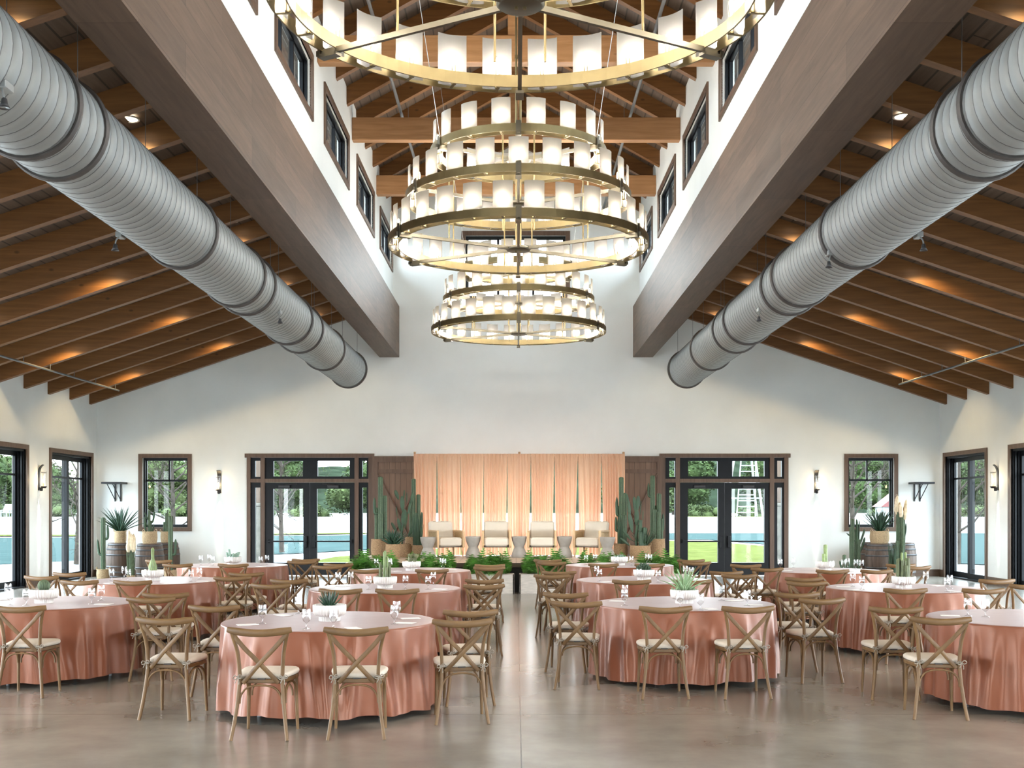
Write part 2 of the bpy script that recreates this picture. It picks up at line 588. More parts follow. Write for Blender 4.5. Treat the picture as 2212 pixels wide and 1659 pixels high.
def floor_mat():
    m, n, b = new_mat('polished_concrete')
    tcn = n.nodes.new('ShaderNodeTexCoord')
    n1 = n.nodes.new('ShaderNodeTexNoise')
    n1.inputs['Scale'].default_value = 0.75
    n1.inputs['Detail'].default_value = 8
    n1.inputs['Roughness'].default_value = 0.6
    n.links.new(tcn.outputs['Object'], n1.inputs['Vector'])
    r = n.nodes.new('ShaderNodeValToRGB')
    r.color_ramp.elements[0].position = 0.3
    r.color_ramp.elements[0].color = (0.158, 0.140, 0.116, 1)
    r.color_ramp.elements[1].position = 0.72
    r.color_ramp.elements[1].color = (0.315, 0.288, 0.246, 1)
    n.links.new(n1.outputs['Fac'], r.inputs[0])
    sp = n.nodes.new('ShaderNodeSeparateXYZ')
    n.links.new(tcn.outputs['Object'], sp.inputs[0])

    def joint(sock, off, period, half):
        a = n.nodes.new('ShaderNodeMath'); a.operation = 'ADD'; a.inputs[1].default_value = -off + period * 40.5
        n.links.new(sock, a.inputs[0])
        md = n.nodes.new('ShaderNodeMath'); md.operation = 'MODULO'; md.inputs[1].default_value = period
        n.links.new(a.outputs[0], md.inputs[0])
        sb = n.nodes.new('ShaderNodeMath'); sb.operation = 'SUBTRACT'; sb.inputs[1].default_value = period / 2
        n.links.new(md.outputs[0], sb.inputs[0])
        ab = n.nodes.new('ShaderNodeMath'); ab.operation = 'ABSOLUTE'
        n.links.new(sb.outputs[0], ab.inputs[0])
        lt = n.nodes.new('ShaderNodeMath'); lt.operation = 'LESS_THAN'; lt.inputs[1].default_value = half
        n.links.new(ab.outputs[0], lt.inputs[0])
        return lt.outputs[0]
    j1 = joint(sp.outputs[0], 0.035, 6.4, 0.005)
    j2 = joint(sp.outputs[1], 9.75, 3.85, 0.004)
    mxm = n.nodes.new('ShaderNodeMath'); mxm.operation = 'MAXIMUM'
    n.links.new(j1, mxm.inputs[0]); n.links.new(j2, mxm.inputs[1])
    mm = n.nodes.new('ShaderNodeMix'); mm.data_type = 'RGBA'
    n.links.new(mxm.outputs[0], mm.inputs['Factor'])
    n.links.new(r.outputs[0], mm.inputs['A'])
    mm.inputs['B'].default_value = (0.03, 0.024, 0.02, 1)
    n.links.new(mm.outputs['Result'], b.inputs['Base Color'])
    n2 = n.nodes.new('ShaderNodeTexNoise')
    n2.inputs['Scale'].default_value = 2.5
    n2.inputs['Detail'].default_value = 6
    n.links.new(tcn.outputs['Object'], n2.inputs['Vector'])
    mr = n.nodes.new('ShaderNodeMapRange')
    mr.inputs['To Min'].default_value = 0.19
    mr.inputs['To Max'].default_value = 0.27
    n.links.new(n2.outputs['Fac'], mr.inputs['Value'])
    b.inputs['Roughness'].default_value = 0.2
    b.inputs['Specular IOR Level'].default_value = 0.6
    b.inputs['Coat Weight'].default_value = 0.0
    b.inputs['Coat Roughness'].default_value = 0.12
    return m


M['floor'] = floor_mat()

# ------------------------------------------------------------------ room shell
YW = 29.4             # inner face of the far wall
YB = -4.0             # open rear end of the hall, behind the camera
XL, XR = -10.7, 10.8
EAVE, PITCH = 4.335, 0.333
BEAM_IN, BEAM_OUT, BZ0, BZ1 = 2.98, 3.48, 5.576, 6.874
CLX = 3.15            # clerestory wall face
UZ, UP = 9.24, 0.555  # upper rafters: bottom at the clerestory wall, pitch


def low_z(x):         # underside of the low rafters
    return EAVE + PITCH * (x - XL if x < 0 else XR - x)


def up_z(x):
    return UZ + UP * (CLX - abs(x))


def struct(o, label=None, cat=None, group=None):
    return tag(o, label, cat, group, 'structure')


def wall_grid(u0, u1, z0, z1, holes, mk):
    """cells between hole edges; mk(ua, ub, za, zb) adds a solid piece"""
    us = sorted({u0, u1} | {h[0] for h in holes} | {h[1] for h in holes})
    zs = sorted({z0, z1} | {h[2] for h in holes} | {h[3] for h in holes})
    us = [u for u in us if u0 <= u <= u1]
    zs = [z for z in zs if z0 <= z <= z1]
    for i in range(len(us) - 1):
        run = None
        for j in range(len(zs) - 1):
            cu, cz = (us[i] + us[i + 1]) / 2, (zs[j] + zs[j + 1]) / 2
            solid = not any(h[0] < cu < h[1] and h[2] < cz < h[3] for h in holes)
            if solid:
                run = [run[0], zs[j + 1]] if run else [zs[j], zs[j + 1]]
            if (not solid or j == len(zs) - 2) and run:
                mk(us[i], us[i + 1], run[0], run[1])
                run = None


# floor
m = MB().box(XL - 0.3, XR + 0.3, YB, YW + 0.3, -0.15, 0)
struct(m.build('floor', M['floor']), 'polished brown concrete floor with thin joints', 'floor')

# far wall: two glazed door units, two windows, the centre opening behind the drape, the high window
S = YW / F
DL = [XP(a, YW) for a in (541.5, 796)]
DR = [XP(a, YW) for a in (1437, 1694)]
WL = [XP(a, YW) for a in (308, 406)]
WR = [XP(a, YW) for a in (1832, 1931)]
WZ = (1.75 - 43 * S, 1.75 + 107 * S)
CO = (-2.35, 2.4, 0.0, 2.95)
HW = (XP(1006, YW), XP(1222, YW), 7.1, 8.68)
holes = [(DL[0], DL[1], 0, 3.03), (DR[0], DR[1], 0, 3.03), (WL[0], WL[1]) + WZ, (WR[0], WR[1]) + WZ, CO, HW]
m = MB()
wall_grid(XL - 0.3, XR + 0.3, 0, 11.6, holes, lambda a, b, c, d: m.box(a, b, YW, YW + 0.3, c, d))
struct(m.build('wall_far', M['wall']), 'cream plaster far wall behind the stage', 'wall')

m = MB()
wall_grid(XL - 0.3, XR + 0.3, 0, 11.6, [(DL[0], DL[1], 0, 3.03), (DR[0], DR[1], 0, 3.03)], lambda a, b, c, d: m.box(a, b, YB - 0.3, YB, c, d))
struct(m.build('wall_back', M['wall']), 'cream plaster wall behind the camera', 'wall')

# side walls with a row of glazed doors
side_open = [(26.5 - 3.85 * k, 29.0 - 3.85 * k) for k in range(8)]
for nm, x0, x1 in (('wall_left', XL - 0.3, XL), ('wall_right', XR, XR + 0.3)):
    m = MB()
    wall_grid(YB, YW, 0, 4.95, [(a, b, 0, 3.02) for a, b in side_open], lambda a, b, c, d: m.box(x0, x1, a, b, c, d))
    struct(m.build(nm, M['wall']), 'cream plaster side wall with tall glazed doors, %s side' % nm[5:], 'wall')

# clerestory walls above the beams
cl_open = [(18.96 + 3.85 * k, 21.54 + 3.85 * k - (0.05 if k == 2 else 0)) for k in range(-5, 3)]
for nm, x0, x1 in (('wall_clerestory_left', -CLX - 0.2, -CLX), ('wall_clerestory_right', CLX, CLX + 0.2)):
    m = MB()
    wall_grid(YB, YW, BZ1 - 0.02, UZ + 0.45, [(a, b, 7.8, 8.62) for a, b in cl_open],
              lambda a, b, c, d: m.box(x0, x1, a, b, c, d))
    struct(m.build(nm, M['wall']), 'white clerestory wall above the brown beam, %s side' % nm.split('_')[-1], 'wall')

# main beams
for nm, s in (('left', -1), ('right', 1)):
    x0, x1 = sorted((s * BEAM_IN, s * BEAM_OUT))
    m = MB().box(x0, x1, YB, YW, BZ0, BZ1)
    struct(m.build('trim_beam_' + nm, M['beam']), 'huge brown oak-clad beam under the clerestory windows, %s side' % nm, 'beam')

# roof decks
for nm, xa, xb in (('left', XL - 0.3, -CLX - 0.1), ('right', CLX + 0.1, XR + 0.3)):
    za, zb = low_z(xa) + 0.32, low_z(xb) + 0.32
    m = MB().prism([(xa, za), (xb, zb), (xb, zb + 0.12), (xa, za + 0.12)], 'y', YB, YW + 0.2)
    struct(m.build('ceiling_' + nm, M['deck']), 'dark boarded sloping ceiling above the rafters, %s side' % nm, 'ceiling')
for nm, s in (('ridge_left', -1), ('ridge_right', 1)):
    xa, xb = s * (CLX + 1.15), 0.0
    za, zb = up_z(xa) + 0.33, up_z(0) + 0.33
    m = MB().prism([(xa, za), (xb, zb), (xb, zb + 0.12), (xa, za + 0.12)], 'y', YB, YW + 0.2)
    struct(m.build('ceiling_' + nm, M['deck']), 'dark boarded upper ceiling under the ridge, %s slope' % nm[6:], 'ceiling')
m = MB().box(-0.08, 0.08, YB, YW, up_z(0) - 0.12, up_z(0) + 0.33)
struct(m.build('trim_ridge_beam', M['tie']), 'timber ridge beam at the top of the ceiling', 'beam')

# low rafters, one mesh each
for sgn in (-1, 1):
    side = 'left' if sgn < 0 else 'right'
    xe = XL if sgn < 0 else XR
    proto = None
    for k in range(0, 21):
        y = 28.96 - 1.285 * k
        if proto is None:
            xa, xb = xe - sgn * 0.0, sgn * (BEAM_OUT - 0.0)
            poly = [(xa, low_z(xa)), (xb, low_z(xb)), (xb, low_z(xb) + 0.32), (xa, low_z(xa) + 0.32)]
            o = MB().prism(poly, 'y', -0.07, 0.07).build('rafter', M['rafter'])
            proto = o
        else:
            o = proto.copy()
            COL.objects.link(o)
        o.location = (0, y, 0)
        struct(o, 'honey-coloured sloping rafter under the low ceiling, %s of the nave' % side, 'rafter', 'low %s rafters' % side)
# upper rafters and ties
proto = {}
for k in range(-6, 8):
    y = 20.2 + 1.285 * k
    for sgn in (-1, 1):
        if sgn not in proto:
            xa, xb = sgn * CLX, 0.0
            poly = [(xa, up_z(xa)), (xb, up_z(xb)), (xb, up_z(xb) + 0.33), (xa, up_z(xa) + 0.33)]
            o = MB().prism(poly, 'y', -0.07, 0.07).build('rafter', M['rafter'])
            proto[sgn] = o
        else:
            o = proto[sgn].copy()
            COL.objects.link(o)
        o.location = (0, y, 0)
        struct(o, 'honey-coloured upper rafter between clerestory wall and ridge', 'rafter', 'upper rafters')
proto = None
for k in range(-2, 3):
    y = 18.25 + 3.85 * k
    if proto is None:
        proto = o = MB().bbox(-CLX, CLX, 0, 0.2, 8.80, 9.23, 0.008).build('tie_beam', M['tie'])
    else:
        o = proto.copy()
        COL.objects.link(o)
    o.location = (0, y, 0)
    struct(o, 'horizontal timber tie beam across the nave', 'beam', 'timber tie beams')
    p = MB().box(-0.08, 0.08, 0.02, 0.18, 9.23, up_z(0) - 0.12).build('king_post', M['tie'], None, (-0.05, y, 0))
    struct(p, 'timber king post standing on a tie beam', 'post', 'king posts')

# baseboards
BBH = 0.17
xs = [XL, DL[0] - 0.13, DL[1] + 0.1, CO[0] - 0.1, CO[1] + 0.1, DR[0] - 0.1, DR[1] + 0.13, XR]
for i, nm in ((0, 'far_left'), (6, 'far_right')):
    m = MB().box(xs[i], xs[i + 1], YW - 0.02, YW, 0, BBH)
    struct(m.build('baseboard_' + nm, M['trim_h']), 'brown baseboard at the foot of the far wall', 'baseboard')
for nm, x0, x1 in (('left', XL, XL + 0.02), ('right', XR - 0.02, XR)):
    m = MB()
    ys = [YB] + [v for a, b in reversed(side_open) for v in (a - 0.1, b + 0.1)] + [YW - 0.02]
    for i in range(0, len(ys), 2):
        if ys[i + 1] > ys[i]:
            m.box(x0, x1, ys[i], ys[i + 1], 0, BBH)
    struct(m.build('baseboard_' + nm, M['trim']), 'brown baseboard at the foot of the side wall', 'baseboard')

# ------------------------------------------------------------------ doors and windows


def far_door(num, px, label):
    """px: jamb, sidelite, mullion, door, mullion, sidelite, jamb boundaries in photo pixels"""
    X = [XP(a, YW) for a in px]
    root = thing('door_%d' % num, label, 'door', ((X[0] + X[-1]) / 2, YW, 0), kind='structure')
    cx = root.location.x
    X = [x - cx for x in X]
    # casing (brown)
    m = MB()
    m.box(X[0] - 0.05, X[-1] + 0.05, -0.05, 0.02, 3.02, 3.12)
    for a, b in ((0, 1), (6, 7)):
        m.box(X[a], X[b], -0.035, 0.05, 0, 3.02)
    for a, b in ((2, 3), (4, 5)):
        m.box(X[a], X[b], -0.03, 0.14, 0, 3.02)
    for a, b in ((1, 2), (3, 4), (5, 6)):
        m.box(X[a], X[b], -0.028, 0.14, 2.385, 2.48)
    m.build('casing', M['trim'], root)

    def lite(name, x0, x1, z0, z1, fr, mid=None, parent=root):
        f = MB()
        fl, frr, fb, ft = fr
        f.box(x0, x0 + fl, 0.03, 0.13, z0, z1)
        f.box(x1 - frr, x1, 0.03, 0.13, z0, z1)
        f.box(x0 + fl, x1 - frr, 0.03, 0.13, z0, z0 + fb)
        f.box(x0 + fl, x1 - frr, 0.03, 0.13, z1 - ft, z1)
        if mid:
            f.box(x0 + fl, x1 - frr, 0.03, 0.13, mid[0], mid[1])
        o = f.build(name, M['black'], parent)
        g = MB()
        g.face([(x0 + fl, 0.08, z0 + fb), (x1 - frr, 0.08, z0 + fb), (x1 - frr, 0.08, z1 - ft), (x0 + fl, 0.08, z1 - ft)])
        g.build('pane', M['pane'], o)
        return o
    sw = X[2] - X[1]
    lite('sidelite', X[1], X[2], 0, 2.385, (0.11, 0.02, 0.3, 0.13))
    lite('sidelite', X[5], X[6], 0, 2.385, (0.09, 0.05, 0.3, 0.13))
    lite('transom', X[1], X[2], 2.48, 3.02, (0.11, 0.02, 0.05, 0.08))
    lite('transom', X[5], X[6], 2.48, 3.02, (0.09, 0.05, 0.05, 0.08))
    mx_ = (X[3] + X[4]) / 2
    lite('transom', X[3], mx_, 2.48, 3.02, (0.215, 0.18, 0.06, 0.085))
    lite('transom', mx_, X[4], 2.48, 3.02, (0.195, 0.13, 0.06, 0.085))
    for s in (-1, 1):
        a, b = (X[3], mx_) if s < 0 else (mx_, X[4])
        fr = (0.205, 0.165, 0.32, 0.155) if s < 0 else (0.175, 0.125, 0.32, 0.155)
        leaf = lite('door_leaf', a + 0.004, b - 0.004, 0.02, 2.38, fr)
        bar = MB()
        bar.box(a + 0.06, b - 0.06, -0.05, -0.015, 0.865, 0.905)
        xx = b - 0.1 if s < 0 else a + 0.1
        bar.bbox(xx - 0.035, xx + 0.035, -0.055, 0.03, 0.72, 1.02, 0.008)
        bar.box(a + 0.06, a + 0.1, -0.04, 0.03, 0.84, 0.93)
        bar.box(b - 0.1, b - 0.06, -0.04, 0.03, 0.84, 0.93)
        bar.build('push_bar', M['black'], leaf)
        cl = MB()
        xa = (a + b) / 2 - s * -0.05
        cl.bbox(xa - 0.17, xa + 0.12, -0.04, 0.03, 2.245, 2.315, 0.008)
        cl.rod((xa, -0.02, 2.32), (xa + 0.3 * s * -1, -0.03, 2.345), 0.01, 6)
        cl.build('door_closer', M['iron'], leaf)
    return root


far_door(1, (533.5, 541.5, 563.5, 572, 766, 775, 796, 804.5), 'black glazed double door in brown casing, beside the barn door with left cactus group')
far_door(2, (1428.5, 1437, 1459.6, 1468.6, 1663, 1672, 1693.6, 1702.6), 'black glazed double door in brown casing, white ladder tower seen through it')


def far_window(num, x0, x1, z0, z1, label, mull, muntz, thick=0.1):
    root = thing('window_%d' % num, label, 'window', ((x0 + x1) / 2, YW, (z0 + z1) / 2), kind='structure')
    hx, hz = (x1 - x0) / 2, (z1 - z0) / 2
    m = MB()
    t = thick
    m.box(-hx - t, hx + t, -0.035, 0.02, hz, hz + t)
    m.box(-hx - t, hx + t, -0.05, 0.02, -hz - t, -hz)
    m.box(-hx - t, -hx, -0.035, 0.02, -hz, hz)
    m.box(hx, hx + t, -0.035, 0.02, -hz, hz)
    m.build('casing', M['trim'], root)
    f = MB()
    k = 0.045
    for d in (0.06, 0.14):
        kk = k + (0.025 if d > 0.1 else 0)
        f.box(-hx, -hx + kk, d, d + 0.05, -hz, hz)
        f.box(hx - kk, hx, d, d + 0.05, -hz, hz)
        f.box(-hx + kk, hx - kk, d, d + 0.05, -hz, -hz + kk)
        f.box(-hx + kk, hx - kk, d, d + 0.05, hz - kk, hz)
    if muntz is not None:
        f.box(-hx + k, hx - k, 0.13, 0.17, muntz - 0.025, muntz + 0.025)
        f.box(mull - 0.02, mull + 0.02, 0.13, 0.17, muntz, hz - k)
    else:
        for q in mull:
            f.box(q - 0.03, q + 0.03, 0.13, 0.18, -hz + k, hz - k)
    o = f.build('sash', M['black'], root)
    g = MB()
    g.face([(-hx + k, 0.16, -hz + k), (hx - k, 0.16, -hz + k), (hx - k, 0.16, hz - k), (-hx + k, 0.16, hz - k)])
    g.build('pane', M['pane'], o)
    return root


cz = (WZ[0] + WZ[1]) / 2
far_window(1, WL[0], WL[1], WZ[0], WZ[1], 'brown-framed far wall window behind three barrels with potted plants',
           XP(362.5, YW) - sum(WL) / 2, 1.75 + 58 * S - cz)
far_window(2, WR[0], WR[1], WZ[0], WZ[1], 'brown-framed far wall window behind the basket agave on a single barrel',
           XP(1876, YW) - sum(WR) / 2, 1.75 + 59 * S - cz)
far_window(3, HW[0], HW[1], HW[2], HW[3], 'high wide window at the top of the far wall behind the chandeliers',
           (-0.45, 0.45), None, 0.11)
root = far_window(4, CO[0], CO[1], CO[2] + 0.02, CO[3], 'glazed opening in the far wall hidden behind the peach drape', (-1.2, 0, 1.2), None, 0.1)

# clerestory windows
for sgn in (-1, 1):
    proto = None
    for k, (ya, yb) in enumerate(cl_open):
        if yb < 13:
            continue
        i = k
        root = thing('window_%d' % (20 + k + (10 if sgn > 0 else 0)),
                     'small clerestory window high in the wall, %s side' % ('left' if sgn < 0 else 'right'), 'window',
                     (sgn * CLX, (ya + yb) / 2, 8.21), group='clerestory windows %s' % ('left' if sgn < 0 else 'right'), kind='structure')
        hy, hz = (yb - ya) / 2, 0.41
        t = 0.1
        if k == len(cl_open) - 1:
            t = 0.085
        m = MB()
        x0, x1 = sorted((0.02 * sgn, -0.03 * sgn))
        m.box(x0, x1, -hy - t, hy + t, hz, hz + t)
        m.box(x0, x1, -hy - t, hy + t, -hz - t, -hz)
        m.box(x0, x1, -hy - t, -hy, -hz, hz)
        m.box(x0, x1, hy, hy + t, -hz, hz)
        m.build('casing', M['trim'], root)
        f = MB()
        for d0, kk in ((0.05, 0.05), (0.11, 0.09)):
            x0, x1 = sorted((d0 * sgn, (d0 + 0.05) * sgn))
            f.box(x0, x1, -hy, -hy + kk, -hz, hz)
            f.box(x0, x1, hy - kk, hy, -hz, hz)
            f.box(x0, x1, -hy + kk, hy - kk, -hz, -hz + kk * .8)
            f.box(x0, x1, -hy + kk, hy - kk, hz - kk * .8, hz)
        x0, x1 = sorted((0.1 * sgn, 0.16 * sgn))
        f.box(x0, x1, -0.46, -0.41, -hz, hz)
        f.box(x0, x1, 0.41, 0.46, -hz, hz)
        o = f.build('sash', M['black'], root)
        g = MB()
        xg = 0.14 * sgn
        g.face([(xg, -hy, -hz), (xg, hy, -hz), (xg, hy, hz), (xg, -hy, hz)])
        g.build('pane', M['pane'], o)

# tall side doors (two per side are in the picture)
for sgn in (-1, 1):
    X0 = XL if sgn < 0 else XR
    for k in range(2):
        ya, yb = side_open[k]
        lab = 'tall black glazed sliding door in brown casing, %s side wall, %s' % (
            'left' if sgn < 0 else 'right', 'next to the far corner' if k == 0 else 'cut by the picture edge')
        root = thing('door_%d' % (3 + k + (2 if sgn > 0 else 0)), lab, 'door', (X0, (ya + yb) / 2, 0), kind='structure')
        hy = (yb - ya) / 2
        z1 = 3.02

        def bx(mb, d0, d1, a, b, c, d):
            x0, x1 = sorted((sgn * d0, sgn * d1))
            mb.box(x0, x1, a, b, c, d)
        m = MB()
        bx(m, -0.035, 0.03, -hy - 0.1, hy + 0.1, z1, z1 + 0.1)
        bx(m, -0.035, 0.03, -hy - 0.1, -hy, 0, z1)
        bx(m, -0.035, 0.03, hy, hy + 0.1, 0, z1)
        m.build('casing', M['trim'], root)
        f = MB()
        bx(f, 0.02, 0.26, -hy, -hy + 0.04, 0, z1)
        bx(f, 0.02, 0.26, hy - 0.04, hy, 0, z1)
        bx(f, 0.02, 0.26, -hy, hy, z1 - 0.05, z1)
        bx(f, 0.0, 0.27, -hy, hy, 0.0, 0.035)
        for d in (0.05, 0.12, 0.19):
            bx(f, d, d + 0.03, hy - 0.09, hy - 0.035, 0, z1)
        f.build('frame', M['black'], root)
        for q, (a, b) in enumerate(((-hy + 0.04, 0.06), (-0.06, hy - 0.04))):
            d = 0.09 + 0.07 * q
            lf = MB()
            bx(lf, d, d + 0.06, a, a + 0.13, 0.035, z1 - 0.05)
            bx(lf, d, d + 0.06, b - 0.13, b, 0.035, z1 - 0.05)
            bx(lf, d, d + 0.06, a + 0.13, b - 0.13, 0.035, 0.16)
            bx(lf, d, d + 0.06, a + 0.13, b - 0.13, z1 - 0.15, z1 - 0.05)
            bx(lf, d, d + 0.05, a + 0.13, b - 0.13, 2.44, 2.485)
            o = lf.build('door_leaf', M['black'], root)
            g = MB()
            xg = sgn * (d + 0.03)
            g.face([(xg, a + 0.13, 0.16), (xg, b - 0.13, 0.16), (xg, b - 0.13, z1 - 0.15), (xg, a + 0.13, z1 - 0.15)])
            g.build('pane', M['pane'], o)

# barn doors standing open either side of the drape
for sgn, x0, x1 in ((-1, XP(803, 29.2), XP(803, 29.2) + 1.45), (1, XP(1433, 29.2) - 1.45, XP(1433, 29.2))):
    cx = (x0 + x1) / 2
    root = thing('barn_door', 'brown sliding barn door with diagonal braces behind the %s cactus group' % ('left' if sgn < 0 else 'right'),
                 'barn door', (cx, 29.3, 0))
    hx = (x1 - x0) / 2
    m = MB().box(-hx, hx, -0.02, 0.02, 0.04, 3.05)
    m.build('door_panel', M['barn'], root)
    f = MB()
    t = 0.15
    f.box(-hx, hx, -0.055, -0.02, 2.9, 3.05)
    f.box(-hx, hx, -0.055, -0.02, 0.04, 0.24)
    f.box(-hx, -hx + t, -0.055, -0.02, 0.24, 2.9)
    f.box(hx - t, hx, -0.055, -0.02, 0.24, 2.9)
    f.box(-hx + t, hx - t, -0.05, -0.02, 2.62, 2.72)
    f.build('frame', M['trim'], root)
    for sg in (-1, 1):
        b = MB()
        b.sweep([(sg * (hx - t), -0.035, 2.6), (0, -0.035, 1.5)], rsec(0.03, 0.1), up=(0, 1, 0), smooth=False)
        b.sweep([(0, -0.035, 1.42), (sg * (hx - t), -0.035, 0.3)], rsec(0.03, 0.1), up=(0, 1, 0), smooth=False)
        b.build('brace', M['trim'], root)

# ------------------------------------------------------------------ ducts
def make_light(name, kind, energy, color, parent, loc, radius=0.02, rot=(0, 0, 0), spot=None, blend=0.5, share={}):
    key = (kind, energy, color, radius, spot, blend)
    if key not in share:
        d = bpy.data.lights.new(name, kind)
        d.energy = energy
        d.color = color
        if kind in ('POINT', 'SPOT'):
            d.shadow_soft_size = radius
        if kind == 'SPOT':
            d.spot_size = spot
            d.spot_blend = blend
        share[key] = d
    o = bpy.data.objects.new(name, share[key])
    COL.objects.link(o)
    o.parent = parent
    o.location = loc
    o.rotation_euler = rot
    return o


DUCT_Z, DUCT_R = 5.05, 0.43
FLANGES = (5.2, 9.44, 10.05, 13.77, 16.4, 17.1, 20.2, 21.3, 24.0, 27.5)
for sgn, dx in ((-1, -4.01), (1, 4.07)):
    root = thing('air_duct', 'large round galvanised spiral duct hanging under the rafters, %s of the nave' % ('left' if sgn < 0 else 'right'),
                 'air duct', (dx, 0, DUCT_Z))
    y0, y1, pitch, n = 3.0, 27.5, 0.165, 36
    turns = int((y1 - y0) / pitch)
    m = MB()
    rows = []
    for t in range(turns):
        for off, dr in ((0.0, 0.0), (0.002, 0.003), (0.007, 0.003), (0.009, 0.0)):
            row = []
            for k in range(n + 1):
                th = 2 * PI * k / n
                rr = DUCT_R + dr
                row.append((rr * math.cos(th) * sgn, min(y1, y0 + (t + k / n) * pitch + off), rr * math.sin(th)))
            rows.append(row)
    m.grid(rows, smooth=True)
    cols = n
    # dark standing seam strips
    for i in range(len(m.f)):
        if (i // cols) % 4 in (0, 1, 2):
            m.m[i] = 1
    m.build('duct_body', [M['steel'], M['seam']], root)
    cap = MB()
    ring = [(DUCT_R * math.cos(2 * PI * k / 32), 27.49, DUCT_R * math.sin(2 * PI * k / 32)) for k in range(32)]
    cap.face(ring)
    ring = [(DUCT_R * math.cos(2 * PI * k / 32), 3.02, DUCT_R * math.sin(2 * PI * k / 32)) for k in range(32)]
    cap.face(ring)
    cap.build('end_cap', M['steel'], root)
    fp = None
    for fy in FLANGES:
        if fp is None:
            q = MB()
            prof = [(DUCT_R, -0.03), (DUCT_R + 0.02, -0.03), (DUCT_R + 0.035, -0.012), (DUCT_R + 0.035, 0.012), (DUCT_R + 0.02, 0.03), (DUCT_R, 0.03)]
            rws = [[(r * math.cos(2 * PI * k / 40), z, r * math.sin(2 * PI * k / 40)) for k in range(40)] for r, z in prof]
            q.grid(rws, cu=True, smooth=False)
            fp = o = q.build('flange', M['flange'], root)
        else:
            o = fp.copy()
            COL.objects.link(o)
        o.location = (0, fy, 0)
    for fy in (5.6, 9.75, 13.4, 17.4, 20.9, 24.6, 26.9):
        for s2 in (-1, 1):
            xx = s2 * 0.3
            top = low_z(dx + xx) + 0.3 - DUCT_Z
            q = MB().rod((xx, fy, DUCT_R * 0.7), (xx, fy, top), 0.004, 5)
            q.build('hanger_wire', M['pipe'], root)

# little spotlights clipped on the ducts
spots = [(-3.68, 8.3, 4.78, 1, 'at the picture edge on the left duct'), (-3.68, 17.9, 4.78, 1, 'on the inner flank of the left duct'),
         (-4.29, 12.5, 4.70, -1, 'under the outer edge of the left duct'), (3.74, 13.76, 4.78, -1, 'on the inner flank of the right duct, at the double flange'),
         (3.74, 17.7, 4.78, -1, 'on the inner flank of the right duct, farther in'), (4.36, 12.5, 4.70, 1, 'under the outer edge of the right duct')]
for x, y, z, s, where in spots:
    root = thing('duct_spotlight', 'tiny silver adjustable spotlight ' + where, 'spotlight', (x, y, z), group='duct spotlights')
    MB().bbox(-0.035, 0.035, -0.07, 0.07, -0.03, 0.03, 0.006).build('mount_box', M['steel'], root)
    MB().tube(smooth_path([(0, -0.05, -0.03), (0.02 * s, -0.08, -0.07), (0.03 * s, -0.08, -0.12)], 3), 0.008, 6).build('arm', M['steel'], root)
    hd = MB().lathe([(0.012, 0.04), (0.02, 0.03), (0.024, 0.0), (0.042, -0.035), (0.038, -0.03), (0.005, -0.02)], 16, (0.03 * s, -0.08, -0.15))
    hd.build('lamp_head', M['hoop'], root)
    MB().lathe([(0.036, -0.028), (0.001, -0.026)], 16, (0.03 * s, -0.08, -0.15)).build('lens', M['sconce_glass'], root)

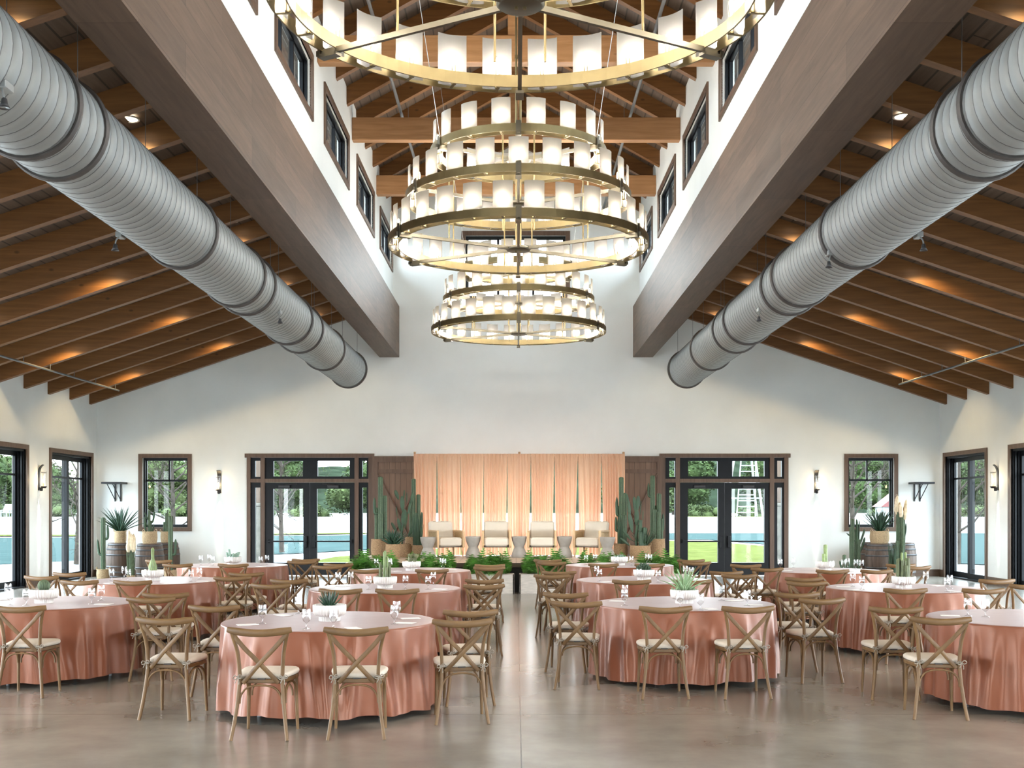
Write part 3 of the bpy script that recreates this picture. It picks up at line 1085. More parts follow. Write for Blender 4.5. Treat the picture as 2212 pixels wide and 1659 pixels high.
# ------------------------------------------------------------------ chandeliers
def make_chandelier():
    root = empty('chandelier')
    rings = ((1.78, 0.0, 28), (1.542, 0.61, 22), (1.206, 1.22, 16))
    sh_me = None
    cd_me = None
    for R, z0, n in rings:
        m = MB()
        N = 96
        for r0, t in ((R, 0.014), (R - 0.135, 0.012)):
            rows = [[(q[0] * math.cos(2 * PI * k / N), q[0] * math.sin(2 * PI * k / N), z0 + q[1]) for q in
                     ((r0 - t, 0), (r0, 0), (r0, 0.1), (r0 - t, 0.1))] for k in range(N)]
            m.grid(rows, cu=True, cv=True, smooth=False)
        # flat ledge that carries the candles, between the bands
        for k in range(n):
            th = 2 * PI * (k + 0.5) / n
            c, s = math.cos(th), math.sin(th)
            Mx = Matrix.Rotation(th, 4, 'Z')
            m.box(R - 0.13, R - 0.012, -0.012, 0.012, z0 + 0.0, z0 + 0.006, M=Mx)
        m.build('ring', M['brass'], root)
        sp = MB()
        for k in range(6):
            th = PI / 2 + k * PI / 3
            c, s = math.cos(th), math.sin(th)
            Mx = Matrix.Rotation(th, 4, 'Z')
            sp.box(0.05, R + 0.05, -0.016, 0.016, z0 - 0.03, z0 + 0.012, M=Mx)
            cl = MB()
            cl.box(R + 0.0, R + 0.014, -0.035, 0.035, z0 - 0.05, z0 + 0.13, M=Mx)
            cl.box(R - 0.16, R + 0.014, -0.035, 0.035, z0 - 0.055, z0 - 0.03, M=Mx)
            cl.build('clamp', M['bronze'], root)
        sp.lathe([(0.001, z0 - 0.035), (0.15, z0 - 0.035), (0.17, z0 - 0.02), (0.17, z0 + 0.015), (0.001, z0 + 0.03)], 24)
        sp.build('spokes', M['bronze'], root)
        for k in range(n):
            th = 2 * PI * (k + 0.5) / n
            a = th - PI / 2 if False else th
            # shade: a curved piece of frosted glass
            if sh_me is None:
                q = MB()
                rad, half = 0.33, math.asin(0.125 / 0.33)
                ro, ri = [], []
                for j in range(9):
                    b = -half + 2 * half * j / 8
                    ro.append((rad * math.cos(b) - rad, rad * math.sin(b)))
                    ri.append(((rad - 0.006) * math.cos(b) - rad, (rad - 0.006) * math.sin(b)))
                q.grid([[(x, y, 0.012) for x, y in ro], [(x, y, 0.445) for x, y in ro]], smooth=True)
                so = q.build('glass_shade', M['shade'], root)
                sh_me = so
                q = MB()
                q.lathe([(0.022, 0.004), (0.022, 0.02), (0.0165, 0.022), (0.0165, 0.165), (0.001, 0.166)], 12)
                co = q.build('candle', M['brass'], root)
                cd_me = co
                q = MB()
                q.lathe([(0.009, 0.166), (0.015, 0.18), (0.0175, 0.205), (0.0165, 0.235), (0.011, 0.258), (0.001, 0.268)], 12)
                bo = q.build('bulb', M['bulb'], co)
                bu = bo
                make_light('bulb_light', 'POINT', BULB_W, (1.0, 0.94, 0.85), bo, (0, 0, 0.215), 0.03)
            else:
                so = sh_me.copy()
                COL.objects.link(so)
                co = dup(cd_me, parent=root)
            so.location = ((R - 0.035) * math.cos(th), (R - 0.035) * math.sin(th), z0)
            so.rotation_euler = (0, 0, th)
            co.location = ((R - 0.10) * math.cos(th), (R - 0.10) * math.sin(th), z0)
    st = MB()
    st.tube([(0.03, 0, -0.05), (0.03, 0, 5.5)], 0.014, 8)
    st.tube([(-0.03, 0, -0.05), (-0.03, 0, 5.5)], 0.014, 8)
    for z in (0.9, 1.5, 2.6, 3.8, 5.0):
        st.box(-0.05, 0.05, -0.012, 0.012, z, z + 0.05)
    st.build('stem', M['brass'], root)
    MB().lathe([(0.001, 5.44), (0.12, 5.44), (0.13, 5.46), (0.13, 5.52)], 20).build('ceiling_plate', M['brass'], root)
    for k in range(6):
        th = PI / 2 + k * PI / 3
        for off in ((-0.2, 0.2) if k % 3 == 0 else (0.0,)):
            r = 1.06
            x = r * math.cos(th) + off
            y = r * math.sin(th)
            MB().tube([(x, y, -0.01), (x, y, 1.22)], 0.011, 6).build('hanging_rod', M['brass'], root)
    for sx_ in (-1, 1):
        for dy in (-0.05, 0.05):
            m = MB().tube([(sx_ * 1.05, 0.5 + dy, 1.3), (sx_ * 1.55, -1.4 + dy, 4.85)], 0.004, 5)
            m.build('steadying_cable', M['steel'], root)
    return root


ch = make_chandelier()
ch.location = (0.03, 15.8, 5.30)
ch.rotation_euler = (0, 0, R_(0))
tag(ch, 'three-tier round brass chandelier with frosted shades, the complete one in the middle', 'chandelier', 'brass chandeliers')
dup(ch, (0.05, 23.5, 5.30), 0, 'three-tier round brass chandelier hanging farthest in, nearest the far wall')
dup(ch, (0.03, 8.1, 5.30), 0, 'huge three-tier brass chandelier overhead, cut by the top picture edge')

# ------------------------------------------------------------------ recessed downlights between the low rafters
proto = None
for ry in (7.12, 10.97, 14.82, 19.97, 23.82, 27.68):
    for sgn in (-1, 1):
        for x in (4.84, 6.98, 9.15):
            y = ry - (0.42 if abs(ry - 14.82) < 0.1 else 0.46)
            loc = (sgn * x, y, low_z(sgn * x) + 0.32)
            if proto is None:
                proto = root = empty('downlight')
                MB().lathe([(0.135, 0.0), (0.135, -0.012), (0.11, -0.014), (0.10, 0.005)], 24).build('trim_ring', M['white'], root)
                MB().lathe([(0.105, -0.006), (0.001, -0.008)], 24).build('lens', M['lens'], root)
                make_light('downlight_lamp', 'SPOT', DOWN_W, (1.0, 0.70, 0.33), root, (0, 0, -0.03), 0.05, (0, 0, 0), R_(140), 0.45)
            else:
                root = dup(proto)
            root.location = loc
            root.rotation_euler = (0, 0, 0)
            root['group'] = 'recessed downlights'
            root['category'] = 'downlight'
            vis = abs(ry - 14.82) < 0.1 and abs(x - 4.84) < 0.1
            if vis:
                root['label'] = 'round lit downlight visible between the rafters beside the %s duct' % ('left' if sgn < 0 else 'right')
            else:
                root['label'] = 'round recessed downlight hidden between rafters, its amber glow on the rafter behind'

# ------------------------------------------------------------------ pipes and rails
for sgn in (-1, 1):
    side = 'left' if sgn < 0 else 'right'
    m = MB()
    m.tube([(sgn * 2.22, 3, 9.36), (sgn * 2.22, 29.3, 9.36)], 0.03, 10)
    for y in (8, 11.9, 15.7, 19.5, 23.4, 27.2):
        m.tube([(sgn * 2.22, y - 0.07, 9.36), (sgn * 2.22, y + 0.07, 9.36)], 0.042, 10)
    root = tag(m.build('sprinkler_pipe', M['pipe']), 'thin grey pipe running along above the tie beams, %s of the chandeliers' % side, 'pipe')
    for y in (11.9, 15.7, 19.5, 23.4):
        q = MB().rod((sgn * 2.22, y + 0.3, 9.36), (sgn * 2.22, y + 0.3, up_z(2.22) + 0.3), 0.006, 5)
        q.build('hanger', M['pipe'], root)
    x = -9.6 if sgn < 0 else 9.25
    z = low_z(x) - 0.13
    root = tag(MB().tube([(x, 10, z), (x, 27.85, z)], 0.021, 10).build('conduit_rail', M['pipe']),
               'thin metal rail hung below the %s rafters near the eave' % side, 'rail')
    for k in range(0, 12, 1):
        y = 27.6 - 1.285 * k
        MB().rod((x, y, z), (x, y + 0.02, low_z(x) + 0.05), 0.008, 5).build('hanger', M['pipe'], root)

# ------------------------------------------------------------------ wall sconces
def make_sconce():
    root = empty('wall_sconce')
    path = smooth_path([(0, -0.012, 0.0), (0, -0.012, 0.3), (0, -0.016, 0.43), (0, -0.045, 0.52), (0, -0.10, 0.575)], 4)
    MB().sweep(path, rsec(0.10, 0.014, 0.003), up=(0, -1, 0), smooth=False).build('back_strap', M['iron'], root)
    m = MB()
    m.box(-0.02, 0.02, -0.16, -0.005, 0.05, 0.066)
    m.lathe([(0.001, 0.066), (0.062, 0.066), (0.064, 0.078), (0.064, 0.094), (0.056, 0.094), (0.056, 0.08), (0.001, 0.08)], 24, (0, -0.115, 0))
    m.lathe([(0.02, -0.015), (0.03, -0.01), (0.034, 0.05), (0.001, 0.055)], 16, (0, -0.06, 0))
    m.build('base_arm', M['iron'], root)
    MB().lathe([(0.058, 0.082), (0.06, 0.2), (0.06, 0.44)], 28, (0, -0.115, 0)).build('glass_cylinder', M['sconce_glass'], root)
    MB().lathe([(0.0615, 0.395), (0.0615, 0.402), (0.059, 0.402)], 28, (0, -0.115, 0)).build('collar_wire', M['iron'], root)
    MB().lathe([(0.016, 0.08), (0.016, 0.17), (0.001, 0.172)], 12, (0, -0.115, 0)).build('candle', M['oak_pale'], root)
    b = MB().lathe([(0.009, 0.172), (0.017, 0.19), (0.02, 0.215), (0.014, 0.25), (0.001, 0.27)], 12, (0, -0.115, 0)).build('bulb', M['bulb_sc'], root)
    make_light('sconce_light', 'POINT', 5.0, (1.0, 0.72, 0.40), root, (0, -0.115, 0.22), 0.03)
    make_light('sconce_downlight', 'SPOT', SCONCE_SPOT_W, (1.0, 0.93, 0.80), root, (0, -0.07, -0.02), 0.02, (R_(8.0), 0, 0), R_(14), 0.6)
    return root


sc = make_sconce()
sc.location = (XP(474, YW), YW, 2.11)
tag(sc, 'black candle sconce on the far wall beside the left window', 'wall sconce', 'candle wall sconces')
dup(sc, (XP(1763, YW), YW, 2.12), 0, 'black candle sconce on the far wall beside the right window')
dup(sc, (XL, 25.83, 2.13), PI / 2, 'black candle sconce on the left side wall between glazed doors')
dup(sc, (XR, 25.83, 2.13), -PI / 2, 'black candle sconce on the right side wall between glazed doors')

# ------------------------------------------------------------------ corner speaker shelves
for sgn, x0, x1, legs in ((-1, -10.41, -9.91, (-10.22, -10.08)), (1, 10.0, 10.5, (10.15, 10.29))):
    root = thing('corner_shelf', 'small empty black bracket shelf high on the far wall, %s corner' % ('left' if sgn < 0 else 'right'), 'shelf',
                 ((x0 + x1) / 2, YW, 2.34))
    cx = (x0 + x1) / 2
    MB().bbox(x0 - cx, x1 - cx, -0.5, -0.005, 0, 0.05, 0.006).build('shelf_plate', M['iron'], root)
    for lx in legs:
        q = MB()
        q.box(lx - cx - 0.015, lx - cx + 0.015, -0.035, -0.005, -0.44, 0)
        q.rod((lx - cx - sgn * -0.0, -0.03, -0.40), (lx - cx + sgn * 0.08, -0.38, 0.0), 0.011, 6)
        q.build('bracket', M['iron'], root)

# ------------------------------------------------------------------ cross-back chair
def make_chair():
    root = empty('dining_chair')
    # seat frame and cushion, outlines in plan
    half = [(0.0, -0.205), (0.13, -0.205), (0.165, -0.19), (0.19, -0.09), (0.212, 0.04), (0.215, 0.14), (0.195, 0.195), (0.14, 0.215), (0.0, 0.22)]
    out = half + [(-x, y) for x, y in reversed(half[1:-1])]

    def ring(k, z, dy=0.0):
        return [(x * k, y * k + dy, z) for x, y in out]
    m = MB()
    rows = [ring(0.97, 0.418), ring(1.0, 0.424), ring(1.0, 0.446), ring(0.98, 0.45)]
    m.grid(rows, cu=True, smooth=False)
    m.face(list(reversed(rows[0])))
    m.face(rows[-1])
    m.build('seat', M['chair_h'], root)
    m = MB()
    rows = [ring(0.93, 0.451, 0.008), ring(0.995, 0.456, 0.008), ring(1.02, 0.472, 0.008), ring(1.0, 0.488, 0.008), ring(0.93, 0.496, 0.008),
            ring(0.7, 0.501, 0.008), ring(0.3, 0.503, 0.008)]
    m.grid(rows, cu=True)
    m.face(list(reversed(rows[0])))
    m.face(rows[-1], True)
    m.box(-0.03, 0.03, -0.215, -0.195, 0.449, 0.457, mi=1)
    m.build('cushion', [M['cushion'], M['velcro']], root)
    # rear legs run up to the rail
    for s in (-1, 1):
        path = smooth_path([(s * .212, -.285, 0), (s * .194, -.256, .12), (s * .174, -.23, .28), (s * .163, -.216, .42),
                            (s * .163, -.216, .52), (s * .175, -.23, .66), (s * .198, -.256, .765), (s * .212, -.268, .82)], 3)
        k = [0.92 + 0.1 * min(1, p.z / 0.4) for p in path]
        MB().sweep(path, rsec(0.027, 0.031, 0.007), up=(0, 1, 0), scales=k).build('leg', M['chair'], root)
        path = smooth_path([(s * .186, .172, .425), (s * .188, .178, .25), (s * .196, .196, 0)], 3)
        k = [0.85 + 0.3 * min(1, p.z / 0.4) for p in path]
        MB().sweep(path, rsec(0.026, 0.026, 0.007), up=(0, 1, 0), scales=k).build('leg', M['chair'], root)
    # top rail, bowed backwards
    path = [(x, -.262 - .05 * (1 - (x / .24) ** 2), .810 + .022 * (x / .24) ** 2) for x in [-.24 + .48 * i / 14 for i in range(15)]]
    k = [(1.0, 0.74 + 0.26 * min(1, (0.24 - abs(p[0])) / 0.06)) for p in path]
    m = MB().sweep(path, rsec(0.028, 0.056, 0.010), up=(0, 0, 1), scales=k)
    for s in (-1, 1):
        m.lathe([(0.007, 0), (0.006, 0.003), (0.001, 0.004)], 8, (0, 0, 0)) if False else None
    m.build('top_rail', M['chair_h'], root)
    for s in (-1, 1):
        path = smooth_path([(s * .205, -.268 - 0.006 * s, .80), (s * .12, -.272 - 0.006 * s, .70), (0, -.262 - 0.006 * s, .575),
                            (-s * .075, -.24 - 0.006 * s, .49), (-s * .135, -.222, .425)], 3)
        MB().sweep(path, rsec(0.034, 0.011, 0.003), up=(0, -1, 0.2)).build('cross_slat', M['chair'], root)
    # bentwood brackets under the seat
    for s in (-1, 1):
        path = smooth_path([(s * .183, -.208, .27), (s * .18, -.19, .34), (s * .18, -.13, .39), (s * .182, -.02, .408), (s * .184, .09, .39),
                            (s * .188, .15, .34), (s * .19, .165, .27)], 3)
        MB().sweep(path, rsec(0.014, 0.02, 0.004), up=(1, 0, 0)).build('bracket', M['chair'], root)
    for y, z in ((-0.222, .27), (0.168, .27)):
        path = smooth_path([(-.160, y, z), (-.152, y, z + .06), (-.10, y, z + .12), (0, y, z + .138), (.10, y, z + .12), (.152, y, z + .06), (.160, y, z)], 3)
        MB().sweep(path, rsec(0.014, 0.02, 0.004), up=(0, 1, 0)).build('bracket', M['chair'], root)
    for s in (-1, 1):
        m = MB()
        c = Vector((s * .172, -.238, .47))
        for pts in (((0, 0, 0), (.03, -.02, .03), (.055, -.015, .005), (.03, -.02, -.012), (0, 0, 0)),
                    ((0, 0, 0), (-.028, -.02, .022), (-.045, -.015, -.01), (-.02, -.02, -.02), (0, 0, 0)),
                    ((0, 0, 0), (.02, -.018, -.04), (.018, -.016, -.075)),
                    ((0, 0, 0), (-.012, -.018, -.035), (-.025, -.016, -.06))):
            m.tube([c + Vector(p) * .7 for p in smooth_path(pts, 3)], 0.0038, 5)
        rr = [(c.x - s * .01 + .021 * math.cos(a), -.216 + .023 * math.sin(a), .47) for a in [2 * PI * i / 10 for i in range(10)]]
        m.tube(rr, 0.006, 5, closed=True)
        m.build('cushion_tie', M['tie_cloth'], root)
    return root


# ------------------------------------------------------------------ tables
TR = 0.93
TABLES = [  # photo x of the centre, distance, nickname, chair top rails (photo x, y), goblets (x, y), cards (x, y)
    (712, 10.15, 'dark aloe',
     [(566, 1362), (763, 1362), (942, 1344), (993, 1325), (419, 1340), (486, 1315)],
     [(567, 1347.6), (662, 1359), (645, 1327), (720.5, 1358), (852, 1349), (857, 1338)],
     [(535, 1350), (616, 1328), (640, 1362), (871, 1350), (883, 1337.5)]),
    (1478, 12.0, 'pale aloe',
     [(1242, 1286), (1293, 1304), (1438, 1316), (1611, 1316), (1718, 1298), (1701, 1286)],
     [(1349, 1309), (1350, 1297), (1469, 1313), (1513.7, 1319), (1558.6, 1297.6), (1614, 1309.4)],
     [(1327, 1297), (1540, 1320), (1587, 1298), (1634, 1310)]),
    (95, 12.05, 'barrel cactus',
     [(42, 1314.5), (268.5, 1296), (318.6, 1287)],
     [(9, 1292), (21.5, 1308), (57, 1308), (198.5, 1305), (219, 1298)],
     [(211, 1306), (0, 1296)]),
    (2236, 10.4, 'edge',
     [(1996, 1318), (2077, 1339)],
     [(2090.5, 1331), (2128.7, 1333)],
     [(2066, 1330)]),
    (832, 14.25, 'tall column cacti',
     [(617, 1266), (740, 1277), (855, 1277), (991, 1267), (1032, 1256), (627, 1256)],
     [(751.7, 1262), (796, 1274), (725, 1264), (876, 1272.6), (925, 1274), (936, 1264)],
     [(739, 1267), (940, 1274), (708, 1270)]),
    (330, 15.75, 'bottle cactus',
     [(121, 1248.5), (153, 1241), (196, 1256), (296, 1257), (453, 1249.5), (516, 1241.5)],
     [(241, 1255), (268.5, 1249), (277, 1256), (317.6, 1256), (413, 1257), (430.6, 1252)],
     [(240, 1260), (440, 1256)]),
    (503, 19.9, 'finger cactus',
     [(351, 1213), (411.5, 1219.5), (505, 1220), (622, 1215), (650, 1210.5)],
     [(434, 1221), (452, 1218), (460, 1222), (498, 1223), (563, 1223), (577, 1220)],
     [(445, 1224), (570, 1225)]),
    (889, 18.25, 'prickly pear',
     [(726, 1225.5), (746, 1221), (802, 1233), (927, 1233), (1022, 1228), (1049, 1223)],
     [(813, 1229), (833, 1226), (843, 1231), (959, 1229), (967, 1226)],
     [(975, 1231), (855, 1234)]),
    (1391, 15.85, 'bushy cactus clump',
     [(1210, 1238), (1239, 1246), (1366, 1255), (1475, 1254), (1560, 1245), (1567, 1238)],
     [(1289, 1248), (1295, 1256), (1380.6, 1255), (1421.7, 1259), (1480.5, 1248), (1493, 1251)],
     [(1283, 1257), (1445, 1259)]),
    (1338, 19.95, 'grey succulents',
     [(1193, 1212), (1218, 1217), (1310, 1219), (1390, 1219), (1480, 1212), (1490, 1217)],
     [(1266, 1220), (1285, 1217), (1331, 1223), (1364, 1222), (1404.5, 1218), (1409, 1216)],
     [(1275, 1222), (1395, 1224)]),
    (1952, 14.3, 'yellow-tipped cactus',
     [(1745, 1252), (1778, 1261), (1958, 1275), (2108, 1275), (2149, 1256), (2200, 1267)],
     [(1842, 1267.6), (1861.6, 1274), (1948, 1276), (2000, 1262), (2046, 1279), (2051.7, 1271)],
     [(1833, 1267), (1847, 1275), (2025, 1266), (2032, 1280)]),
    (1782, 18.2, 'twin finger cacti',
     [(1679, 1230), (1629, 1223), (1796, 1234), (1883, 1233.5), (1925, 1223), (1948, 1226)],
     [(1685.5, 1230), (1713.7, 1227), (1791, 1233), (1822, 1231), (1849, 1231), (1861, 1232), (1851, 1226)],
     [(1700, 1233), (1835, 1234)]),
]
ORD = ('first', 'second', 'third', 'fourth', 'fifth', 'sixth', 'seventh', 'eighth')


def cloth_mesh(seed):
    rnd = random.Random(seed)
    N = 288
    ridges = []
    th = 0.0
    while th < 2 * PI - 0.08:
        ridges.append((th, rnd.uniform(.038, .075), rnd.uniform(.030, .072), rnd.choice((0.0, 0.0, 0.05, 0.2, 0.35)), rnd.uniform(-.10, .10)))
        th += rnd.uniform(.14, .30)

    def fold(ang, t):
        v = 0.0
        for c, w_, a_, t0, tw in ridges:
            if t <= t0:
                continue
            q = (t - t0) / (1 - t0)
            d = (ang - c - tw * q + PI) % (2 * PI) - PI
            ww = w_ * (0.75 + 0.5 * q)
            if abs(d) < 3 * ww:
                v += a_ * min(1.0, 1.35 * q ** 0.75) * math.exp(-(d / ww) ** 2)
        return v
    hem = [0.028 + 0.028 * (0.5 + 0.5 * math.sin(2 * 2 * PI * k / N + seed)) + 0.016 * (0.5 + 0.5 * math.sin(13 * 2 * PI * k / N + 2 * seed)) for k in range(N)]
    m = MB()
    rows = []
    for r in (0.001, 0.3, 0.6, 0.85, TR - 0.012):
        rows.append([(r * math.cos(2 * PI * k / N), r * math.sin(2 * PI * k / N), 0.752) for k in range(N)])
    zs = [0.750, 0.745, 0.735, 0.71, 0.66, 0.60, 0.52, 0.43, 0.34, 0.25, 0.16, 0.08, 0.0]
    for i, z in enumerate(zs):
        t = (0.745 - z) / 0.745
        row = []
        for k in range(N):
            th = 2 * PI * k / N
            tt = max(0.0, t)
            r = TR - 0.004 + (0.004 if i >= 1 else 0.0) + 0.022 * min(1, tt * 4) * 0.2 + 0.010 * tt
            r += fold(th, tt) - 0.012 * min(1, tt * 3)
            zz = z if i < len(zs) - 4 else z + hem[k] * (i - (len(zs) - 5)) / 4
            row.append((r * math.cos(th), r * math.sin(th), zz))
        rows.append(row)
    m.grid(rows, cu=True)
    return m


cloths = []
table_pos = []
proto_table = None
TC = []
for i, (px, d, nick, *_r) in enumerate(TABLES):
    TC.append((XP(px, d), d))
TOPZ = 0.752


def near(i):
    return ('the %s table' % TABLES[i][2]) if i != 3 else 'the table cut by the picture edge'


for i, (cx, cy) in enumerate(TC):
    if proto_table is None:
        proto_table = root = thing('round_table', '', 'table', (cx, cy, 0), 0, 'round banquet tables')
        MB().lathe([(0.001, 0.715), (TR - 0.02, 0.715), (TR - 0.012, 0.72), (TR - 0.012, 0.745), (0.001, 0.746)], 48).build('tabletop', M['planter'], root)
        for k in range(4):
            a = PI / 4 + k * PI / 2
            MB().tube([(0.72 * math.cos(a), 0.72 * math.sin(a), 0), (0.62 * math.cos(a), 0.62 * math.sin(a), 0.715)], 0.016, 8).build('leg', M['pipe'], root)
    else:
        root = dup(proto_table, (cx, cy, 0), 0.35 * i)
    root['label'] = 'round folding table hidden under rose satin, carrying the ' + TABLES[i][2] if i != 3 else 'round folding table hidden under rose satin, cut off at the picture edge'
    if i < 4:
        o = cloth_mesh(11 + 7 * i).build('tablecloth', M['cloth'])
        cloths.append(o)
    else:
        o = cloths[(i * 3 + 1) % 4].copy()
        COL.objects.link(o)
    o.location = (cx, cy, 0)
    o.rotation_euler = (0, 0, 0.9 * i)
    tag(o, 'floor-length rose satin tablecloth on ' + near(i), 'tablecloth', 'rose satin tablecloths')

# chairs: the photo places each by its top rail, then anything that would cut into cloth or neighbour is eased aside
rng = random.Random(5)
chairs = []
for i, T in enumerate(TABLES):
    for (px, py) in T[3]:
        Y = 0.93 * F / (py - VY)
        X = XP(px, Y)
        yaw = rng.uniform(-0.05, 0.05)
        dxt = X - TC[i][0]
        yaw += 0.10 * max(-1, min(1, dxt / 1.2))     # a slight turn towards the table
        chairs.append([X, Y + 0.285, yaw, i, px])
foot = [(-.225, .225), (.225, .225), (0, .23), (-.225, .03), (.225, .03), (-.215, -.2), (.215, -.2), (-.235, -.3), (.235, -.3), (0, -.31)]
for it in range(60):
    for c in chairs:
        for (tx, ty) in TC:
            if abs(c[0] - tx) > 1.8 or abs(c[1] - ty) > 1.8:
                continue
            cs, sn = math.cos(c[2]), math.sin(c[2])
            worst = None
            for fx, fy in foot:
                wx, wy = c[0] + fx * cs - fy * sn, c[1] + fx * sn + fy * cs
                dd = math.hypot(wx - tx, wy - ty)
                if dd < 1.01 and (worst is None or dd < worst[0]):
                    worst = (dd, wx - tx, wy - ty)
            if worst:
                k = (1.01 - worst[0]) * 0.6 / max(worst[0], 0.1)
                c[0] += worst[1] * k
                c[1] += worst[2] * k * 0.8
    for a in range(len(chairs)):
        for b in range(a + 1, len(chairs)):
            A, B = chairs[a], chairs[b]
            dx, dy = B[0] - A[0], B[1] - A[1]
            if abs(dx) < 0.49 and abs(dy) < 0.56:
                ox, oy = 0.49 - abs(dx), 0.56 - abs(dy)
                if ox < oy:
                    s = math.copysign(ox * 0.3, dx)
                    A[0] -= s
                    B[0] += s
                else:
                    s = math.copysign(oy * 0.3, dy)
                    A[1] -= s
                    B[1] += s
proto_chair = make_chair()
first = True
for i in range(len(TABLES)):
    mine = sorted([c for c in chairs if c[3] == i], key=lambda c: VX + c[0] * F / c[1])
    for k, c in enumerate(mine):
        if i == 3:
            lab = 'cross-back oak chair at the table cut by the picture edge, ' + ('nearest the camera' if c is min(mine, key=lambda q: q[1]) else 'farther in')
        else:
            lab = 'cross-back oak chair, %s from left at the %s table' % (ORD[k], TABLES[i][2])
        if first:
            ch_ = proto_chair
            first = False
        else:
            ch_ = dup(proto_chair)
        ch_.location = (c[0], c[1], 0)
        ch_.rotation_euler = (0, 0, c[2])
        tag(ch_, lab, 'chair', 'cross-back dining chairs')

# goblets and cards
gm = MB()
gm.lathe([(0.036, 0.0), (0.035, 0.003), (0.012, 0.008), (0.0055, 0.016), (0.005, 0.045), (0.012, 0.055), (0.026, 0.066), (0.034, 0.085),
          (0.037, 0.11), (0.036, 0.14), (0.033, 0.165)], 20)
goblet0 = gm.build('water_goblet', M['goblet'])
card0 = MB().bbox(-0.055, 0.055, -0.085, 0.085, 0, 0.004, 0.0015).build('menu_card', M['paper'])
fg = fc = True
for i, T in enumerate(TABLES):
    cx, cy = TC[i]

    def on_table(px, py, zr=0.998):
        Y = zr * F / (py - VY)
        x, y = XP(px, Y), Y
        r = math.hypot(x - cx, y - cy)
        if r > 0.84:
            x, y = cx + (x - cx) * 0.84 / r, cy + (y - cy) * 0.84 / r
        if r < 0.2:
            y = cy - 0.22
        return x, y
    put = []
    for px, py in T[4]:
        x, y = on_table(px, py)
        for q in put:
            if math.hypot(x - q[0], y - q[1]) < 0.085:
                y = q[1] + (0.1 if y >= q[1] else -0.1)
        put.append((x, y))
    for k, (x, y) in enumerate(sorted(put, key=lambda q: q[0] / q[1])):
        if fg:
            g = goblet0
            fg = False
        else:
            g = goblet0.copy()
            COL.objects.link(g)
        g.location = (x, y, TOPZ + 0.001)
        tag(g, 'clear stemmed water goblet, %s from left on %s' % (ORD[k], near(i)), 'glass', 'water goblets')
    cards = []
    for px, py in T[5]:
        x, y = on_table(px, py)
        a = math.atan2(y - cy, x - cx)
        for it in range(20):
            bad = [q for q in put if math.hypot(x - q[0], y - q[1]) < 0.13] + [q for q in cards if math.hypot(x - q[0], y - q[1]) < 0.2]
            if not bad:
                break
            a += 0.06
            x, y = cx + 0.72 * math.cos(a), cy + 0.72 * math.sin(a)
        cards.append((x, y))
    for k, (x, y) in enumerate(sorted(cards, key=lambda q: q[0] / q[1])):
        if fc:
            g = card0
            fc = False
        else:
            g = card0.copy()
            COL.objects.link(g)
        a = math.atan2(y - cy, x - cx)
        g.location = (x, y, TOPZ + 0.001)
        g.rotation_euler = (0, 0, a + PI / 2)
        tag(g, 'white menu card, %s from left on %s' % (ORD[k], near(i)), 'card', 'menu cards')

# ------------------------------------------------------------------ plants


def column(mb, base, h, r, ribs=7, lean=(0, 0), depth=0.2, n=None, mi=0, spines=None, top=0.5, waist=None, bend=None):
    """a ribbed cactus stem; spines: material index of the pale rib crests"""
    per = 6
    n = ribs * per
    rows = []
    S_ = 12
    for i in range(S_ + 4):
        if i <= S_:
            t = i / S_
            z = h * t * (1 - top * r / h) if h > r else h * t
            k = 1.0
        else:
            q = (i - S_) / 3.0
            z = h * (1 - top * r / h) + top * r * math.sin(q * PI / 2)
            k = max(0.02, math.cos(q * PI / 2))
            t = 1
        if waist:
            k *= waist(t)
        tt = z / h
        cx = base[0] + lean[0] * tt + (bend(tt) if bend else 0)
        cy = base[1] + lean[1] * tt
        row = []
        for j in range(n):
            th = 2 * PI * j / n
            rr = r * k * (1 - depth * (0.5 - 0.5 * math.cos(ribs * th)))
            row.append((cx + rr * math.cos(th), cy + rr * math.sin(th), base[2] + z))
        rows.append(row)
    f0 = len(mb.f)
    mb.grid(rows, cu=True, mi=mi)
    if spines is not None:
        for a in range(f0, len(mb.f)):
            j = (a - f0) % n
            row_i = (a - f0) // n
            if j % per in (0, per - 1):
                mb.m[a] = spines
    mb.face(rows[-1], True, mi)


def arm(mb, pts, r, ribs=6, mi=0):
    path = smooth_path(pts, 4)
    n = ribs * 3
    sec = []
    for j in range(n):
        th = 2 * PI * j / n
        rr = r * (1 - 0.22 * (0.5 - 0.5 * math.cos(ribs * th)))
        sec.append((rr * math.cos(th), rr * math.sin(th)))
    L = len(path)
    sc_ = [1.0 if i < L - 2 else (0.7 if i == L - 2 else 0.15) for i in range(L)]
    mb.sweep(path, sec, up=(0, 1, 0.01), scales=sc_, mi=mi)


def leaf(mb, base, az, tilt, length, width, droop=0.5, mi=0, fold=0.35, segs=6, prof=None):
    """sword leaf: az direction, tilt from vertical at the base, bending further by droop"""
    rows = []
    p = Vector(base)
    ang = tilt
    d = Vector((math.cos(az), math.sin(az), 0))
    sd = Vector((-math.sin(az), math.cos(az), 0))
    for i in range(segs + 1):
        t = i / segs
        dirv = d * math.sin(ang) + Vector((0, 0, 1)) * math.cos(ang)
        nrm = d * math.cos(ang) - Vector((0, 0, 1)) * math.sin(ang)
        wdt = width * (prof(t) if prof else (0.75 + 0.6 * t - 1.35 * t * t) if t < 1 else 0.02)
        wdt = max(wdt, width * 0.02)
        rows.append([p - sd * wdt / 2 - nrm * wdt * fold * 0.5, p + nrm * wdt * fold * 0.25, p + sd * wdt / 2 - nrm * wdt * fold * 0.5, p + nrm * wdt * fold * 0.6])
        p = p + dirv * (length / segs)
        ang += droop / segs
    mb.grid(rows, cu=True, mi=mi)


